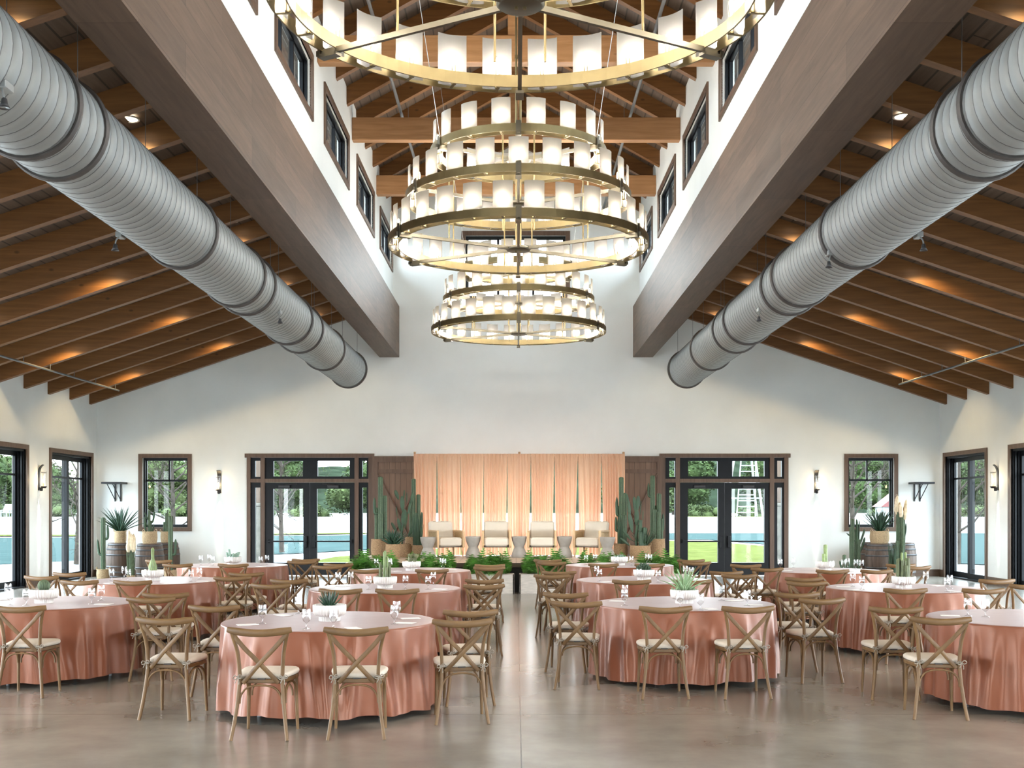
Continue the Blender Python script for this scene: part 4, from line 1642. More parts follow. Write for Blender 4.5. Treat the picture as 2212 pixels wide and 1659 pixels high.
def rosette(mb, base, n, length, width, t0, t1, droop, seed, mi=0, r0=0.02, fold=0.4):
    rnd = random.Random(seed)
    for k in range(n):
        f = k / max(1, n - 1)
        az = k * 2.39996 + rnd.uniform(-.2, .2)
        tl = t0 + (t1 - t0) * f + rnd.uniform(-.06, .06)
        L = length * rnd.uniform(0.85, 1.08) * (0.75 + 0.25 * math.sin(min(1, f + .25) * PI * .6))
        b = (base[0] + r0 * math.cos(az), base[1] + r0 * math.sin(az), base[2])
        leaf(mb, b, az, tl, L, width * rnd.uniform(.85, 1.1), droop * rnd.uniform(.7, 1.2), mi, fold)


def pad(mb, c, w, h, th, az, tilt, mi=0):
    """prickly pear pad standing on point c"""
    Mx = Matrix.Translation(Vector(c)) @ Matrix.Rotation(az, 4, 'Z') @ Matrix.Rotation(tilt, 4, 'Y')
    rows = []
    for i in range(9):
        ph = -PI / 2 + PI * i / 8
        zz = h / 2 + h / 2 * math.sin(ph)
        k = math.cos(ph) * (0.82 + 0.18 * math.sin(ph))
        rows.append([Mx @ Vector((max(k, 0.03) * w / 2 * math.cos(2 * PI * j / 14), max(k, 0.03) * th / 2 * math.sin(2 * PI * j / 14), zz)) for j in range(14)])
    mb.grid(rows, cu=True, mi=mi)
    return Mx @ Vector((0, 0, h * .96))


def bowl_thing(i, label, builder, mats, pname):
    cx, cy = TC[i]
    root = thing('potted_plant', label, 'centrepiece', (cx, cy, TOPZ + 0.001), 0.37 * i, 'table centrepieces in ribbed white bowls')
    m = MB()
    ribs = 32

    def fn(th, r, z, k):
        return r * (1 - (0.075 if 0 < k < 9 else 0) * (0.5 - 0.5 * math.cos(ribs * th)))
    m.lathe([(0.092, 0.0), (0.094, 0.004), (0.094, 0.036), (0.10, 0.042), (0.128, 0.05), (0.143, 0.07), (0.147, 0.1), (0.147, 0.132),
             (0.145, 0.141), (0.138, 0.143), (0.134, 0.137), (0.131, 0.11)], ribs * 4, fn=fn)
    m.build('bowl', M['white'], root)
    MB().lathe([(0.132, 0.122), (0.06, 0.128), (0.001, 0.13)], 24).build('soil', M['soil'], root)
    m = MB()
    builder(m)
    m.build(pname, mats, root)
    return root


def pl_agave(m):
    rosette(m, (0, 0, 0.118), 26, 0.155, 0.036, 0.08, 1.0, -0.25, 3)


def pl_aloe(m):
    rosette(m, (0, 0, 0.12), 22, 0.29, 0.042, 0.05, 1.15, 0.35, 5)
    rosette(m, (0.09, -0.02, 0.12), 9, 0.07, 0.02, 0.1, 1.2, 0.0, 6)
    rosette(m, (-0.09, 0.02, 0.12), 9, 0.07, 0.02, 0.1, 1.2, 0.0, 8)


def pl_ball(m):
    rows = []
    n = 18 * 4
    for i in range(15):
        ph = -1.2 + (PI / 2 + 1.2) * i / 14
        rows.append([((0.062 * math.cos(ph) * (1 - 0.16 * (0.5 - 0.5 * math.cos(18 * 2 * PI * j / n))) + 0.001) * math.cos(2 * PI * j / n),
                      (0.062 * math.cos(ph) * (1 - 0.16 * (0.5 - 0.5 * math.cos(18 * 2 * PI * j / n))) + 0.001) * math.sin(2 * PI * j / n),
                      0.178 + 0.064 * math.sin(ph)) for j in range(n)])
    f0 = len(m.f)
    m.grid(rows, cu=True)
    for a in range(f0, len(m.f)):
        if (a - f0) % 4 in (0, 3):
            m.m[a] = 1


def pl_columns(m):
    rnd = random.Random(9)
    for x, y, h, mi in ((-.055, 0, .33, 0), (.05, .01, .34, 0), (-.015, -.03, .27, 0), (-.06, .05, .2, 2), (.0, .05, .17, 2), (.06, -.04, .2, 2),
                        (-.03, -.06, .15, 2), (.03, -.02, .18, 2), (-.075, -.03, .14, 2), (.075, .03, .17, 2)):
        column(m, (x, y, .12), h, .017, 6, (rnd.uniform(-.012, .012), 0), .25, mi=mi, spines=1)


def pl_bottle(m):
    column(m, (0.01, 0, .12), .33, .06, 12, (0, 0), .12, spines=1,
           waist=lambda t: 0.95 if t < .25 else (0.95 - 0.62 * min(1, (t - .25) / .35) + 0.1 * max(0, t - .7)), bend=lambda t: -0.045 * t * t * 1.6)


def pl_fingers(m):
    rnd = random.Random(4)
    for k in range(17):
        a = k * 2.4
        r = 0.085 * math.sqrt(k / 17)
        h = rnd.uniform(.06, .11) + (.09 if k == 3 else 0)
        column(m, (r * math.cos(a), r * math.sin(a), .12), h, .018, 6, (.03 * math.cos(a), .03 * math.sin(a)), .2, spines=None)


def pl_pear(m):
    rnd = random.Random(12)
    for x, y, az, tl in ((-.05, 0, .3, -.25), (.0, .02, 1.2, .05), (.045, -.01, -.2, .2), (-.02, -.04, .8, -.1)):
        t = pad(m, (x, y, .118), .075, .095, .028, az, tl)
        for q in range(2):
            pad(m, t - Vector((0, 0, .012)), .06, .075, .022, az + rnd.uniform(-.6, .6), tl + (-.5 if q else .45))


def pl_clump(m):
    rnd = random.Random(21)
    for k in range(38):
        a = k * 2.39996
        r = 0.085 * math.sqrt(k / 38)
        column(m, (r * math.cos(a), r * math.sin(a), .118), .12 * (1 - .55 * (r / .085) ** 2) * rnd.uniform(.8, 1.1), .014, 5, (.02 * math.cos(a), .02 * math.sin(a)), .2)


def pl_tiny(m):
    rosette(m, (-.02, 0, .12), 18, .085, .022, .1, 1.2, 0, 31)
    rosette(m, (.06, .01, .12), 14, .06, .02, .2, 1.3, 0, 32)
    rosette(m, (-.08, -.02, .12), 12, .05, .02, .2, 1.3, 0, 33)


def pl_brown(m):
    rnd = random.Random(41)
    for k in range(14):
        a = k * 2.4
        r = .085 * math.sqrt((k + .3) / 14)
        h = rnd.uniform(.16, .27)
        x, y = r * math.cos(a), r * math.sin(a)
        column(m, (x, y, .12), h, .018, 6, (rnd.uniform(-.02, .02), 0), .28, mi=0, spines=1)
        if k in (1, 4, 8):
            column(m, (x, y, .12 + h - .02), .10, .013, 6, (0, 0), .25, mi=2)


def pl_two(m):
    column(m, (-.03, 0, .12), .29, .03, 10, (.012, 0), .12, spines=None)
    column(m, (.045, .0, .12), .15, .024, 10, (.012, 0), .12, spines=None)


bowl_thing(0, 'spiky dark green aloe in a ribbed white bowl on the nearest full table', pl_agave, [M['agave']], 'aloe')
bowl_thing(1, 'large pale green aloe in a ribbed white bowl', pl_aloe, [M['aloe_pale']], 'aloe')
bowl_thing(2, 'round barrel cactus in a ribbed white bowl', pl_ball, [M['cactus'], M['spine']], 'cactus')
bowl_thing(4, 'tall bunched column cacti in a ribbed white bowl', pl_columns, [M['cactus_pale'], M['spine'], M['cactus_brown']], 'cactus')
bowl_thing(5, 'bottle-shaped leaning cactus in a ribbed white bowl', pl_bottle, [M['cactus_pale'], M['spine']], 'cactus')
bowl_thing(6, 'small grey-green finger cactus in a white bowl, under the wall sconce', pl_fingers, [M['grey_succ']], 'cactus')
bowl_thing(7, 'brown-green prickly pear pads in a ribbed white bowl', pl_pear, [M['cactus_brown']], 'cactus')
bowl_thing(8, 'low bushy green cactus clump in a ribbed white bowl', pl_clump, [M['cactus']], 'cactus')
bowl_thing(9, 'tiny grey-green succulents in a white bowl before the stage', pl_tiny, [M['grey_succ']], 'succulent')
bowl_thing(10, 'brown-green cactus clump with yellow tips in a ribbed white bowl', pl_brown, [M['cactus_brown'], M['spine'], M['cactus_pale']], 'cactus')
bowl_thing(11, 'two upright yellow-green finger cacti in a ribbed white bowl', pl_two, [M['cactus_pale']], 'cactus')

# ------------------------------------------------------------------ stage
SZ = 0.605
SY0, SY1, SX = 23.75, 27.7, 3.52
m = MB().box(-SX, SX, SY0, SY1, SZ - 0.09, SZ)
root = tag(m.build('stage', M['stage_top']), 'low pale board stage platform before the peach drape', 'stage')
MB().box(-SX + 0.03, SX - 0.03, SY0 + 0.03, SY1, 0.0, SZ - 0.09).build('skirt', M['stage_side'], root)

# drape on posts
DY = 27.35
dx0, dx1 = XP(893, DY), XP(1350, DY)
root = thing('backdrop_stand', 'three slim posts and rail that carry the peach drape on stage', 'backdrop stand', (0, DY, SZ))
for px in (895, 1122, 1348):
    x = XP(px, DY)
    MB().tube([(x, 0.13, 0.0), (x, 0.13, 2.47)], 0.027, 10).build('post', M['pole'], root)
    MB().box(x - 0.2, x + 0.2, 0.085, 0.33, 0.0, 0.012).build('base_plate', M['iron'], root)
MB().tube([(dx0, 0.105, 2.40), (dx1, 0.105, 2.40)], 0.018, 8).build('crossbar', M['pole'], root)
NP = 9
rnd = random.Random(77)
for k in range(NP):
    a = dx0 + (dx1 - dx0) * k / NP
    b = dx0 + (dx1 - dx0) * (k + 1) / NP
    c, hw = (a + b) / 2, (b - a) / 2
    m = MB()
    rows = []
    n = 96
    nf = rnd.randint(5, 7)
    ph = rnd.uniform(0, 6)
    squeeze = rnd.uniform(0.80, 0.93)
    lean = rnd.uniform(-0.03, 0.03)
    for i in range(22):
        t = i / 21
        z = 2.42 - (2.42 - 0.012) * t
        wk = 0.995 - (0.995 - squeeze) * min(1, t * 1.15)
        row = []
        for j in range(n + 1):
            u = -1 + 2 * j / n
            dep = 0.010 * math.sin(40 * u + ph) * max(0, 1 - 9 * t) + \
                (0.014 + 0.036 * min(1, t * 2.2)) * math.sin(nf * PI * (u + 0.10 * math.sin(2.6 * u + ph + 1.2 * t)) + ph) + 0.012 * math.sin(3 * u + 2 * ph + 2 * t)
            if t < 0.04:
                dep += 0.055
            row.append((u * hw * wk + lean * t, dep, z))
        rows.append(row)
    m.grid(rows)
    o = m.build('sheer_curtain', M['drape'], None, (c, DY, SZ))
    tag(o, 'sheer peach drape panel on the stage, %s from the left' % (('first', 'second', 'third', 'fourth', 'fifth', 'sixth', 'seventh', 'eighth', 'ninth')[k]),
        'curtain', 'peach drape panels')

# planter boxes with ferns along the stage front
def fern_mesh(seed, L):
    rnd = random.Random(seed)
    m = MB()
    for q in range(330):
        bx = rnd.uniform(-L / 2 + .08, L / 2 - .08)
        by = rnd.uniform(-0.17, 0.10)
        az = rnd.uniform(0, 2 * PI)
        if rnd.random() < .5:
            az = -PI / 2 + rnd.uniform(-1.1, 1.1)
        if math.sin(az) > .3:
            az = -az
        if abs(bx) > L / 2 - .3 and bx * math.cos(az) > 0:
            az = PI - az
        tilt = rnd.uniform(0.1, 1.2)
        ln = rnd.uniform(0.18, 0.36)
        if rnd.random() < .12:
            tilt, ln = rnd.uniform(0, .35), rnd.uniform(.36, .52)
        droop = rnd.uniform(0.6, 1.7)
        d = Vector((math.cos(az), math.sin(az), 0))
        sd = Vector((-math.sin(az), math.cos(az), 0))
        p = Vector((bx, by, 0.40 + rnd.uniform(0, .08)))
        ang = tilt
        S_ = 9
        for i in range(S_):
            dirv = d * math.sin(ang) + Vector((0, 0, 1)) * math.cos(ang)
            nx = p + dirv * (ln / S_)
            t = (i + .5) / S_
            wl = ln * .24 * math.sin(PI * (0.12 + .86 * t)) + .012
            mi = 0
            for s in (-1, 1):
                tip = p + dirv * (ln / S_ * 1.1) + sd * s * wl - Vector((0, 0, .012))
                m.face([p, p + dirv * (ln / S_ * .8), tip], True, mi)
            p = nx
            ang += droop / S_
    return m


names = ('first', 'second', 'third', 'fourth', 'fifth', 'sixth')
PW = 1.09
f_src = []
for k in range(6):
    x = -3.43 + (k if k < 3 else k) * (PW + 0.06) + PW / 2 + (0.045 if k >= 3 else 0)
    root = thing('planter_box', 'whitewashed planter box of ferns at the stage front, %s from the left' % names[k], 'planter',
                 (x, 23.49, 0), group='fern planters')
    m = MB()
    h, hy = PW / 2, 0.2
    m.bbox(-h, h, -hy, -hy + 0.03, 0, 0.40, 0.004)
    m.bbox(-h, h, hy - 0.03, hy, 0, 0.40, 0.004)
    m.bbox(-h, -h + 0.03, -hy, hy, 0, 0.40, 0.004)
    m.bbox(h - 0.03, h, -hy, hy, 0, 0.40, 0.004)
    m.build('box', M['planter'], root)
    MB().box(-h + 0.02, h - 0.02, -hy + 0.02, hy - 0.02, 0.3, 0.36).build('soil', M['soil'], root)
    if k < 3:
        o = fern_mesh(50 + k, PW).build('fern', M['fern'], root)
        f_src.append(o)
    else:
        o = f_src[k - 3].copy()
        COL.objects.link(o)
        o.parent = root
        o.rotation_euler = (0, 0, 0)
        o.scale = (-1, 1, 1)

# armchairs on the stage, facing the room
def make_armchair():
    root = empty('armchair')
    m = MB().bbox(-0.28, 0.28, -0.36, 0.28, 0.25, 0.45, 0.035)
    m.build('seat_cushion', M['linen'], root)
    Mx = Matrix.Translation((0, 0.27, 0.40)) @ Matrix.Rotation(R_(-14), 4, 'X')
    MB().bbox(-0.285, 0.285, -0.02, 0.11, -0.1, 0.43, 0.03, M=Mx).build('backrest', M['linen'], root)
    for s in (-1, 1):
        fr = MB()
        a, b = sorted((s * 0.285, s * 0.335))
        fr.bbox(a, b, -0.37, -0.31, 0.22, 0.60, 0.008)
        fr.bbox(a, b, 0.27, 0.33, 0.22, 0.58, 0.008)
        fr.bbox(a, b, -0.37, 0.33, 0.575, 0.615, 0.008)
        fr.bbox(a, b, -0.37, 0.33, 0.22, 0.27, 0.008)
        o = fr.build('arm', M['oak_pale'], root)
        MB().box(*sorted((s * 0.3, s * 0.32)), -0.31, 0.27, 0.27, 0.575).build('cane_panel', M['cane'], o)
    MB().box(-0.285, 0.285, -0.33, 0.3, 0.225, 0.25).build('frame', M['soil'], root)
    for sx_, sy_ in ((-1, -1), (1, -1), (-1, 1), (1, 1)):
        MB().tube([(sx_ * .27, sy_ * .28 - .02, .23), (sx_ * .295, sy_ * .33 - .02, 0)], 0.024, 10, scales=[1.0, 0.6]).build('leg', M['oak_pale'], root)
    return root


ac = make_armchair()
for k, (px, Y, rz, lab) in enumerate(((963, 26.55, 22, 'cream armchair with woven arms, at the left end of the stage row'),
                                      (1072, 26.6, 2, 'cream armchair with woven arms, left of the middle stool on stage'),
                                      (1171, 26.6, -2, 'cream armchair with woven arms, right of the middle stool on stage'),
                                      (1278, 26.55, -22, 'cream armchair with woven arms, at the right end of the stage row'))):
    o = ac if k == 0 else dup(ac)
    o.location = (XP(px, Y), Y, SZ + 0.006)
    o.rotation_euler = (0, 0, R_(rz))
    tag(o, lab, 'armchair', 'cream armchairs on stage')
m = MB().lathe([(0.001, 0.0), (0.175, 0.0), (0.178, 0.012), (0.165, 0.1), (0.13, 0.19), (0.108, 0.235), (0.108, 0.245), (0.13, 0.29), (0.165, 0.39),
                (0.174, 0.455), (0.176, 0.475), (0.168, 0.482), (0.001, 0.48)], 40)
st0 = m.build('side_table', M['concrete'])
for k, (px, Y, lab) in enumerate(((924.5, 25.85, 'grey hourglass side table at the left end, beside the basket cacti'), (1022, 26.35, 'grey hourglass side table between the two left armchairs'),
                                  (1121.5, 26.35, 'grey hourglass side table in the middle of the stage'), (1219.5, 26.35, 'grey hourglass side table between the two right armchairs'),
                                  (1312, 25.85, 'grey hourglass side table at the right end, beside the basket cacti'))):
    o = st0 if k == 0 else st0.copy()
    if k:
        COL.objects.link(o)
    o.location = (XP(px, Y), Y, SZ)
    tag(o, lab, 'side table', 'hourglass side tables')


# ------------------------------------------------------------------ baskets and big plants
def basket(root, r, h, bulge=0.08, mat='basket', handles=True, rows_=None, band=True):
    m = MB()
    n = int(h / 0.022)
    prof = []
    for i in range(n):
        t = i / (n - 1)
        rr = r * (0.86 + bulge * math.sin(PI * min(1, t * 1.1)) + 0.08 * t)
        z0 = h * t
        prof.append((rr - 0.004, max(0, z0 - 0.008)))
        prof.append((rr + 0.004, z0))
    rim = prof[-1][0]
    prof += [(rim + .004, h + .006), (rim - .012, h + .008), (rim - .016, h - .03)]
    m.lathe(prof, 40)
    m.lathe([(rim - .012, h - .035), (.001, h - .03)], 24, mi=1)
    m.lathe([(.001, 0.001), (r * .86, 0.001)], 24)
    m.build('basket', [M[mat], M['soil']], root)
    if handles:
        for s in (-1, 1):
            q = MB()
            pts = [(s * (rim - .003 + .012 * math.sin(a)), .045 * math.cos(a), h - .01 + .065 * math.sin(a)) for a in [PI * i / 10 for i in range(11)]]
            q.tube(pts, .008, 6)
            q.build('handle', M[mat], root)
    return h - 0.03


def plant(label, x, y, z, r, h, fn, mats, pname, mat='basket', rz=0.0, name='potted_plant', handles=True, cat='potted plant', group=None):
    root = thing(name, label, cat, (x, y, z), rz, group)
    zt = basket(root, r, h, mat=mat, handles=handles)
    m = MB()
    fn(m, zt)
    m.build(pname, mats, root)
    return root


PY = lambda py, Y: H + (VY - py) * Y / F
CM = [M['cactus'], M['spine']]


def tall_cactus(cols, arms=()):
    def fn(m, zt):
        for x, y, h, r in cols:
            column(m, (x, y, zt), h, r, 8, (0, 0), .28, spines=1)
        for a in arms:
            arm(m, [(p[0], p[1], p[2] + zt) for p in a[0]], a[1])
    return fn


def stems(cx, cy, n, h0, h1, spread, seed, r=.008, mi=0):
    def fn(m, zt):
        rnd = random.Random(seed)
        for k in range(n):
            a = rnd.uniform(0, 6.28)
            q = spread * math.sqrt(rnd.random())
            x, y = cx + q * math.cos(a), cy + q * math.sin(a)
            hh = rnd.uniform(h0, h1)
            ox, oy = .4 * q * math.cos(a) + rnd.uniform(-.02, .02), .4 * q * math.sin(a) + rnd.uniform(-.02, .02)
            m.tube([(x, y, zt - .01), (x + ox * .4, y + oy * .4, zt + hh * .5), (x + ox, y + oy, zt + hh)], r, 5, scales=[1, .9, .35], mi=mi)
    return fn


def both(*fs):
    def fn(m, zt):
        for f in fs:
            f(m, zt)
    return fn


def paddles(spec):
    """spec: (x, y, z, w, h, azimuth, tilt)"""
    def fn(m, zt):
        for x, y, z, w_, h_, az, tl in spec:
            pad(m, (x, y, zt + z), w_, h_, .028, az, tl)
    return fn


def trunk(pts, r):
    def fn(m, zt):
        m.tube([(p[0], p[1], p[2] + zt) for p in smooth_path(pts, 3)], r, 8)
    return fn


SG = 'basket plants on the stage'
plant('tall saguaro-like cactus in a tall ringed basket, at the far left of the stage', XP(819, 26.3), 26.3, SZ, .19, .42,
      tall_cactus([(.03, 0, 1.46, .058), (.125, .03, 1.03, .055), (-.06, .03, .75, .05), (.05, -.07, .62, .045)],
                  [([(-.03, 0, .62), (-.09, 0, .62), (-.105, 0, .72), (-.105, 0, .98)], .034)]), CM, 'cactus', handles=False, group=SG)
plant('bushy green agave in a round basket beside the tall left stage cactus', XP(849, 25.75), 25.75, SZ, .175, .32,
      lambda m, zt: (rosette(m, (0, 0, zt), 34, .42, .075, .05, 1.05, .25, 61), rosette(m, (.05, -.04, zt), 20, .36, .06, .1, 1.2, .1, 62)),
      [M['agave']], 'agave', group=SG)
plant('tall branching paddle cactus in a dark round basket, left side of the stage', XP(876, 26.5), 26.5, SZ, .18, .30,
      both(trunk([(-.09, 0, 0), (-.085, 0, .3), (-.06, 0, .5)], .03),
           paddles([(-.1, 0, .3, .1, .34, .5, -.25), (-.06, 0, .42, .15, .42, .2, .1), (-.02, .02, .38, .12, .4, 1.0, .25), (-.07, 0, .78, .13, .36, 0, -.02),
                    (-.19, 0, .62, .06, .3, 1.4, -.25), (-.16, .02, 1.05, .1, .24, .2, -.35), (-.04, 0, 1.06, .07, .22, 1.0, .1),
                    (.06, 0, .72, .1, .34, .6, .25), (.03, 0, .98, .05, .24, 1.4, 0), (.13, 0, .96, .09, .26, .3, .15), (-.2, 0, .3, .08, .26, .2, -.5), (.06, -.02, .2, .1, .3, .2, .5)])),
      [M['cactus']], 'cactus', group=SG)
plant('tall twin-column cactus in a narrow basket, left edge of the peach drape', XP(888, 26.98), 26.98, SZ, .15, .45,
      tall_cactus([(.06, 0, 1.40, .052), (.0, .03, .8, .045), (.17, .0, 1.03, .05), (.11, -.06, .6, .045)],
                  [([(.17, 0, .3), (.24, 0, .32), (.25, 0, .45), (.25, 0, .62)], .028)]), CM, 'cactus', handles=False, group=SG)
plant('spiky pencil-stemmed cactus in a small basket beside the left-end side table', XP(902.5, 26.2), 26.2, SZ, .135, .28,
      stems(0, 0, 80, .35, .78, .10, 71), [M['cactus']], 'cactus', group=SG)
plant('tall cactus with two left arms in a basket, right edge of the peach drape', XP(1341, 26.35), 26.35, SZ, .17, .31,
      both(tall_cactus([(.01, 0, 1.56, .055), (.085, .0, 1.2, .055), (-.01, .06, .9, .06), (.06, -.06, .7, .05)],
                       [([(-.02, 0, .68), (-.08, 0, .70), (-.09, 0, .82), (-.09, 0, 1.1)], .034), ([(-.03, 0, .32), (-.1, 0, .34), (-.11, 0, .44), (-.11, 0, .66)], .03)]),
           stems(0, -.05, 40, .3, .7, .07, 72)), CM, 'cactus', group=SG)
plant('branching paddle cactus with bright agave in a wide basket, right side of the stage', XP(1383, 26.0), 26.0, SZ, .245, .28,
      both(trunk([(-.08, .02, 0), (-.09, 0, .25), (-.06, 0, .5)], .032),
           paddles([(-.08, 0, .45, .13, .42, .1, 0), (-.06, 0, .82, .12, .34, .2, .05), (-.11, 0, .78, .1, .36, .2, -.1), (.0, 0, .72, .06, .35, 1.3, .3),
                    (.06, 0, .58, .06, .26, 1.4, .1), (-.17, 0, .32, .13, .46, .3, -.2), (-.23, 0, .66, .1, .4, .2, -.1), (-.26, 0, .95, .07, .26, .4, -.2),
                    (-.2, 0, .15, .07, .3, .2, -.7), (-.22, 0, .02, .08, .3, .2, -.9)]),
           lambda m, zt: (column(m, (.07, -.05, zt), .45, .055, 6, (.02, 0), .3), column(m, (.01, -.1, zt), .36, .05, 6, (-.02, 0), .3),
                          column(m, (.0, -.05, zt), .62, .04, 6, (0, 0), .3), rosette(m, (.1, .02, zt), 18, .5, .06, .2, 1.0, .1, 64))),
      [M['cactus']], 'cactus', group=SG)
plant('tall clustered column cactus in a tall ringed basket, at the far right of the stage', XP(1417, 26.5), 26.5, SZ, .215, .42,
      tall_cactus([(-.08, 0, 1.49, .056), (.07, .02, 1.08, .055), (-.04, -.07, .72, .05), (.05, -.08, .66, .05), (.0, .08, .8, .05), (.12, -.03, .5, .04)],
                  [([(-.11, 0, 1.0), (-.16, 0, 1.02), (-.17, 0, 1.1), (-.17, 0, 1.32)], .027), ([(.1, -.02, .2), (.15, -.02, .24), (.16, -.02, .35), (.16, -.02, .62)], .03)]),
      CM, 'cactus', handles=False, group=SG)


# barrels
def make_barrel():
    root = empty('wine_barrel')
    prof = [(.28 + .062 * math.sin(PI * t / 10), .87 * t / 10) for t in range(11)]
    m = MB()
    n = 96
    m.lathe(prof, n, fn=lambda th, r, z, i: r - (.004 if int(th / (2 * PI) * n + .5) % 4 == 0 else 0))
    m.lathe([(.001, .845), (.262, .845), (.262, .87), (.28, .87)], 32)
    m.build('staves', M['barrel'], root)
    for z in (.02, .13, .27, .56, .70, .81):
        r = lambda q: .283 + .062 * math.sin(PI * q / .87) + .003
        MB().lathe([(r(z), z), (r(z) + .003, z), (r(z + .04) + .003, z + .04), (r(z + .04), z + .04)], 40).build('hoop', M['hoop'], root)
    return root


BAR = [(-9.84, 28.65, 'dark oak barrel nearest the left wall, under the spiky agave basket'), (-8.90, 28.0, 'dark oak barrel under the candelabra cactus basket'),
       (-8.78, 28.9, 'dark oak barrel behind another, under the small cactus basket by the left window'), (8.84, 28.05, 'dark oak barrel under the basket agave, below the right window'),
       (8.98, 28.95, 'dark oak barrel half hidden behind the one with the basket agave'), (9.58, 28.6, 'dark oak barrel with nothing on it, behind the tall right corner cactus')]
b0 = make_barrel()
for k, (x, y, lab) in enumerate(BAR):
    o = b0 if k == 0 else dup(b0)
    o.location = (x, y, 0)
    o.rotation_euler = (0, 0, .7 * k)
    tag(o, lab, 'barrel', 'oak wine barrels')
BT = .871
CG = 'corner basket plants'
plant('big spiky blue-green agave in a pale basket on the barrel nearest the left wall', -9.84, 28.65, BT, .155, .29,
      lambda m, zt: rosette(m, (0, 0, zt), 40, .74, .07, .05, 1.05, .3, 81), [M['agave']], 'agave', 'basket_pale', .6, group=CG)
plant('candelabra cactus in a round pale basket on a barrel, before the left window', -8.90, 28.0, BT, .185, .29,
      tall_cactus([(-.02, 0, .55, .035), (.04, .02, .3, .03)],
                  [([(-.02, 0, .15), (-.12, 0, .22), (-.16, 0, .4)], .026), ([(-.02, 0, .2), (.09, 0, .28), (.13, 0, .45), (.13, 0, .52)], .026),
                   ([(-.02, 0, .3), (-.08, .02, .38), (-.13, .02, .5)], .022), ([(-.1, 0, 0), (-.14, 0, .15), (-.15, 0, .3)], .022), ([(.05, 0, 0), (.1, 0, .1), (.12, 0, .22)], .02)]),
      CM, 'cactus', 'basket_pale', 1.0, group=CG)
plant('dark upright cactus in a small pale basket on the rear barrel, before the left window', -8.78, 28.9, BT, .135, .27,
      tall_cactus([(.02, 0, .50, .045), (.09, .02, .3, .035), (-.05, .02, .28, .03), (.02, .05, .58, .02)], [([(.06, 0, .12), (.14, 0, .2), (.17, 0, .36)], .025)]),
      CM, 'cactus', 'basket_pale', 0, group=CG)
yb = 27.9
plant('tall two-armed cactus in a floor basket in the left corner', XP(223, yb), yb, 0, .16, .25,
      tall_cactus([(0.0, 0, 1.29, .058)], [([(.03, 0, .76), (.10, 0, .78), (.115, 0, .9), (.10, 0, 1.1)], .03), ([(-.03, 0, .38), (-.09, 0, .40), (-.11, 0, .5), (-.14, 0, .76)], .03)]),
      CM, 'cactus', 'basket_pale', 0, group=CG)


def pampas(h0, h1, n, np_, spread, seed, ph=.36, mp=0, mr=1):
    def fn(m, zt):
        rnd = random.Random(seed)
        stems(0, 0, n, h0, h1, spread, seed, .007, mr)(m, zt)
        for k in range(np_):
            a = 2 * PI * k / np_ + rnd.uniform(-.4, .4)
            x, y = spread * .9 * math.cos(a), spread * .6 * math.sin(a)
            zb = zt + h1 * rnd.uniform(.9, 1.08)
            lx = rnd.uniform(-.04, .04)
            L = ph * rnd.uniform(.8, 1.1)
            rows = []
            for i in range(9):
                t = i / 8
                rr = (.012 + .042 * math.sin(PI * min(1, .12 + .86 * t)) ** .8) * (1 if i < 8 else .1)
                rows.append([(x + lx * t + (rr * (1 + .25 * rnd.uniform(-1, 1))) * math.cos(2 * PI * j / 10), y + (rr * (1 + .25 * rnd.uniform(-1, 1))) * math.sin(2 * PI * j / 10), zb + L * t - .03 * (j % 2)) for j in range(10)])
            m.grid(rows, cu=True, mi=mp)
            for q in range(60):
                t = rnd.random()
                a2 = rnd.uniform(0, 6.28)
                c = Vector((x + lx * t, y, zb + L * t))
                dv = Vector((math.cos(a2), math.sin(a2), .8)) * .055
                m.face([c, c + dv * .6 + Vector((.004, 0, 0)), c + dv], True, mp)
    return fn


plant('bundle of dark reeds with cream pampas plumes between the left corner barrels', XP(283, 27.55), 27.55, 0, .10, .12,
      pampas(.45, .66, 90, 7, .075, 91, .38), [M['plume'], M['reed']], 'pampas_reeds', 'basket_pale', 0, handles=False, group=CG)
plant('dark column cactus with one arm standing before the rear left barrel', XP(368.5, 27.45), 27.45, 0, .15, .25,
      tall_cactus([(0, 0, 1.33, .058)], [([(.03, 0, .40), (.10, 0, .42), (.115, 0, .55), (.12, 0, .78)], .034)]), CM, 'cactus', 'basket_pale', 0, group=CG)
plant('wide dark agave in a round pale basket on a barrel, before the right window', 8.84, 28.05, BT, .235, .30,
      lambda m, zt: (rosette(m, (0, 0, zt), 44, .62, .07, .03, .85, .15, 83), leaf(m, (.1, -.02, zt), -.1, .5, .4, .06, .2)), [M['agave']], 'agave', 'basket_pale', .3, group=CG)
plant('branched dark cactus left of the right corner barrels', XP(1846, 28.2), 28.2, 0, .17, .25,
      tall_cactus([(-.05, 0, 1.25, .045), (-.10, 0, 1.05, .03), (.04, .03, 1.0, .035), (.1, -.02, .75, .04)],
                  [([(.08, 0, .5), (.06, 0, .9), (.06, 0, 1.05), (.05, 0, 1.25)], .03), ([(.09, 0, .55), (.16, 0, .72), (.22, 0, .9), (.24, 0, 1.0)], .026),
                   ([(.1, 0, .4), (.2, 0, .6), (.25, 0, .8)], .03), ([(0, 0, .7), (-.1, 0, .82), (-.2, 0, .9)], .018), ([(.1, 0, .7), (.11, 0, 1.0), (.11, 0, 1.22)], .018)]),
      CM, 'cactus', 'basket', 0, group=CG)
plant('short three-fingered cactus on the floor left of the right corner group', XP(1824, 26.8), 26.8, 0, .15, .28,
      tall_cactus([(0, 0, .40, .045), (.085, .02, .3, .04)], [([(-.02, 0, .05), (-.07, 0, .12), (-.11, 0, .26)], .026), ([(.03, 0, .02), (.1, 0, .1), (.12, 0, .22)], .026)]),
      CM, 'cactus', 'basket', 0, group=CG)
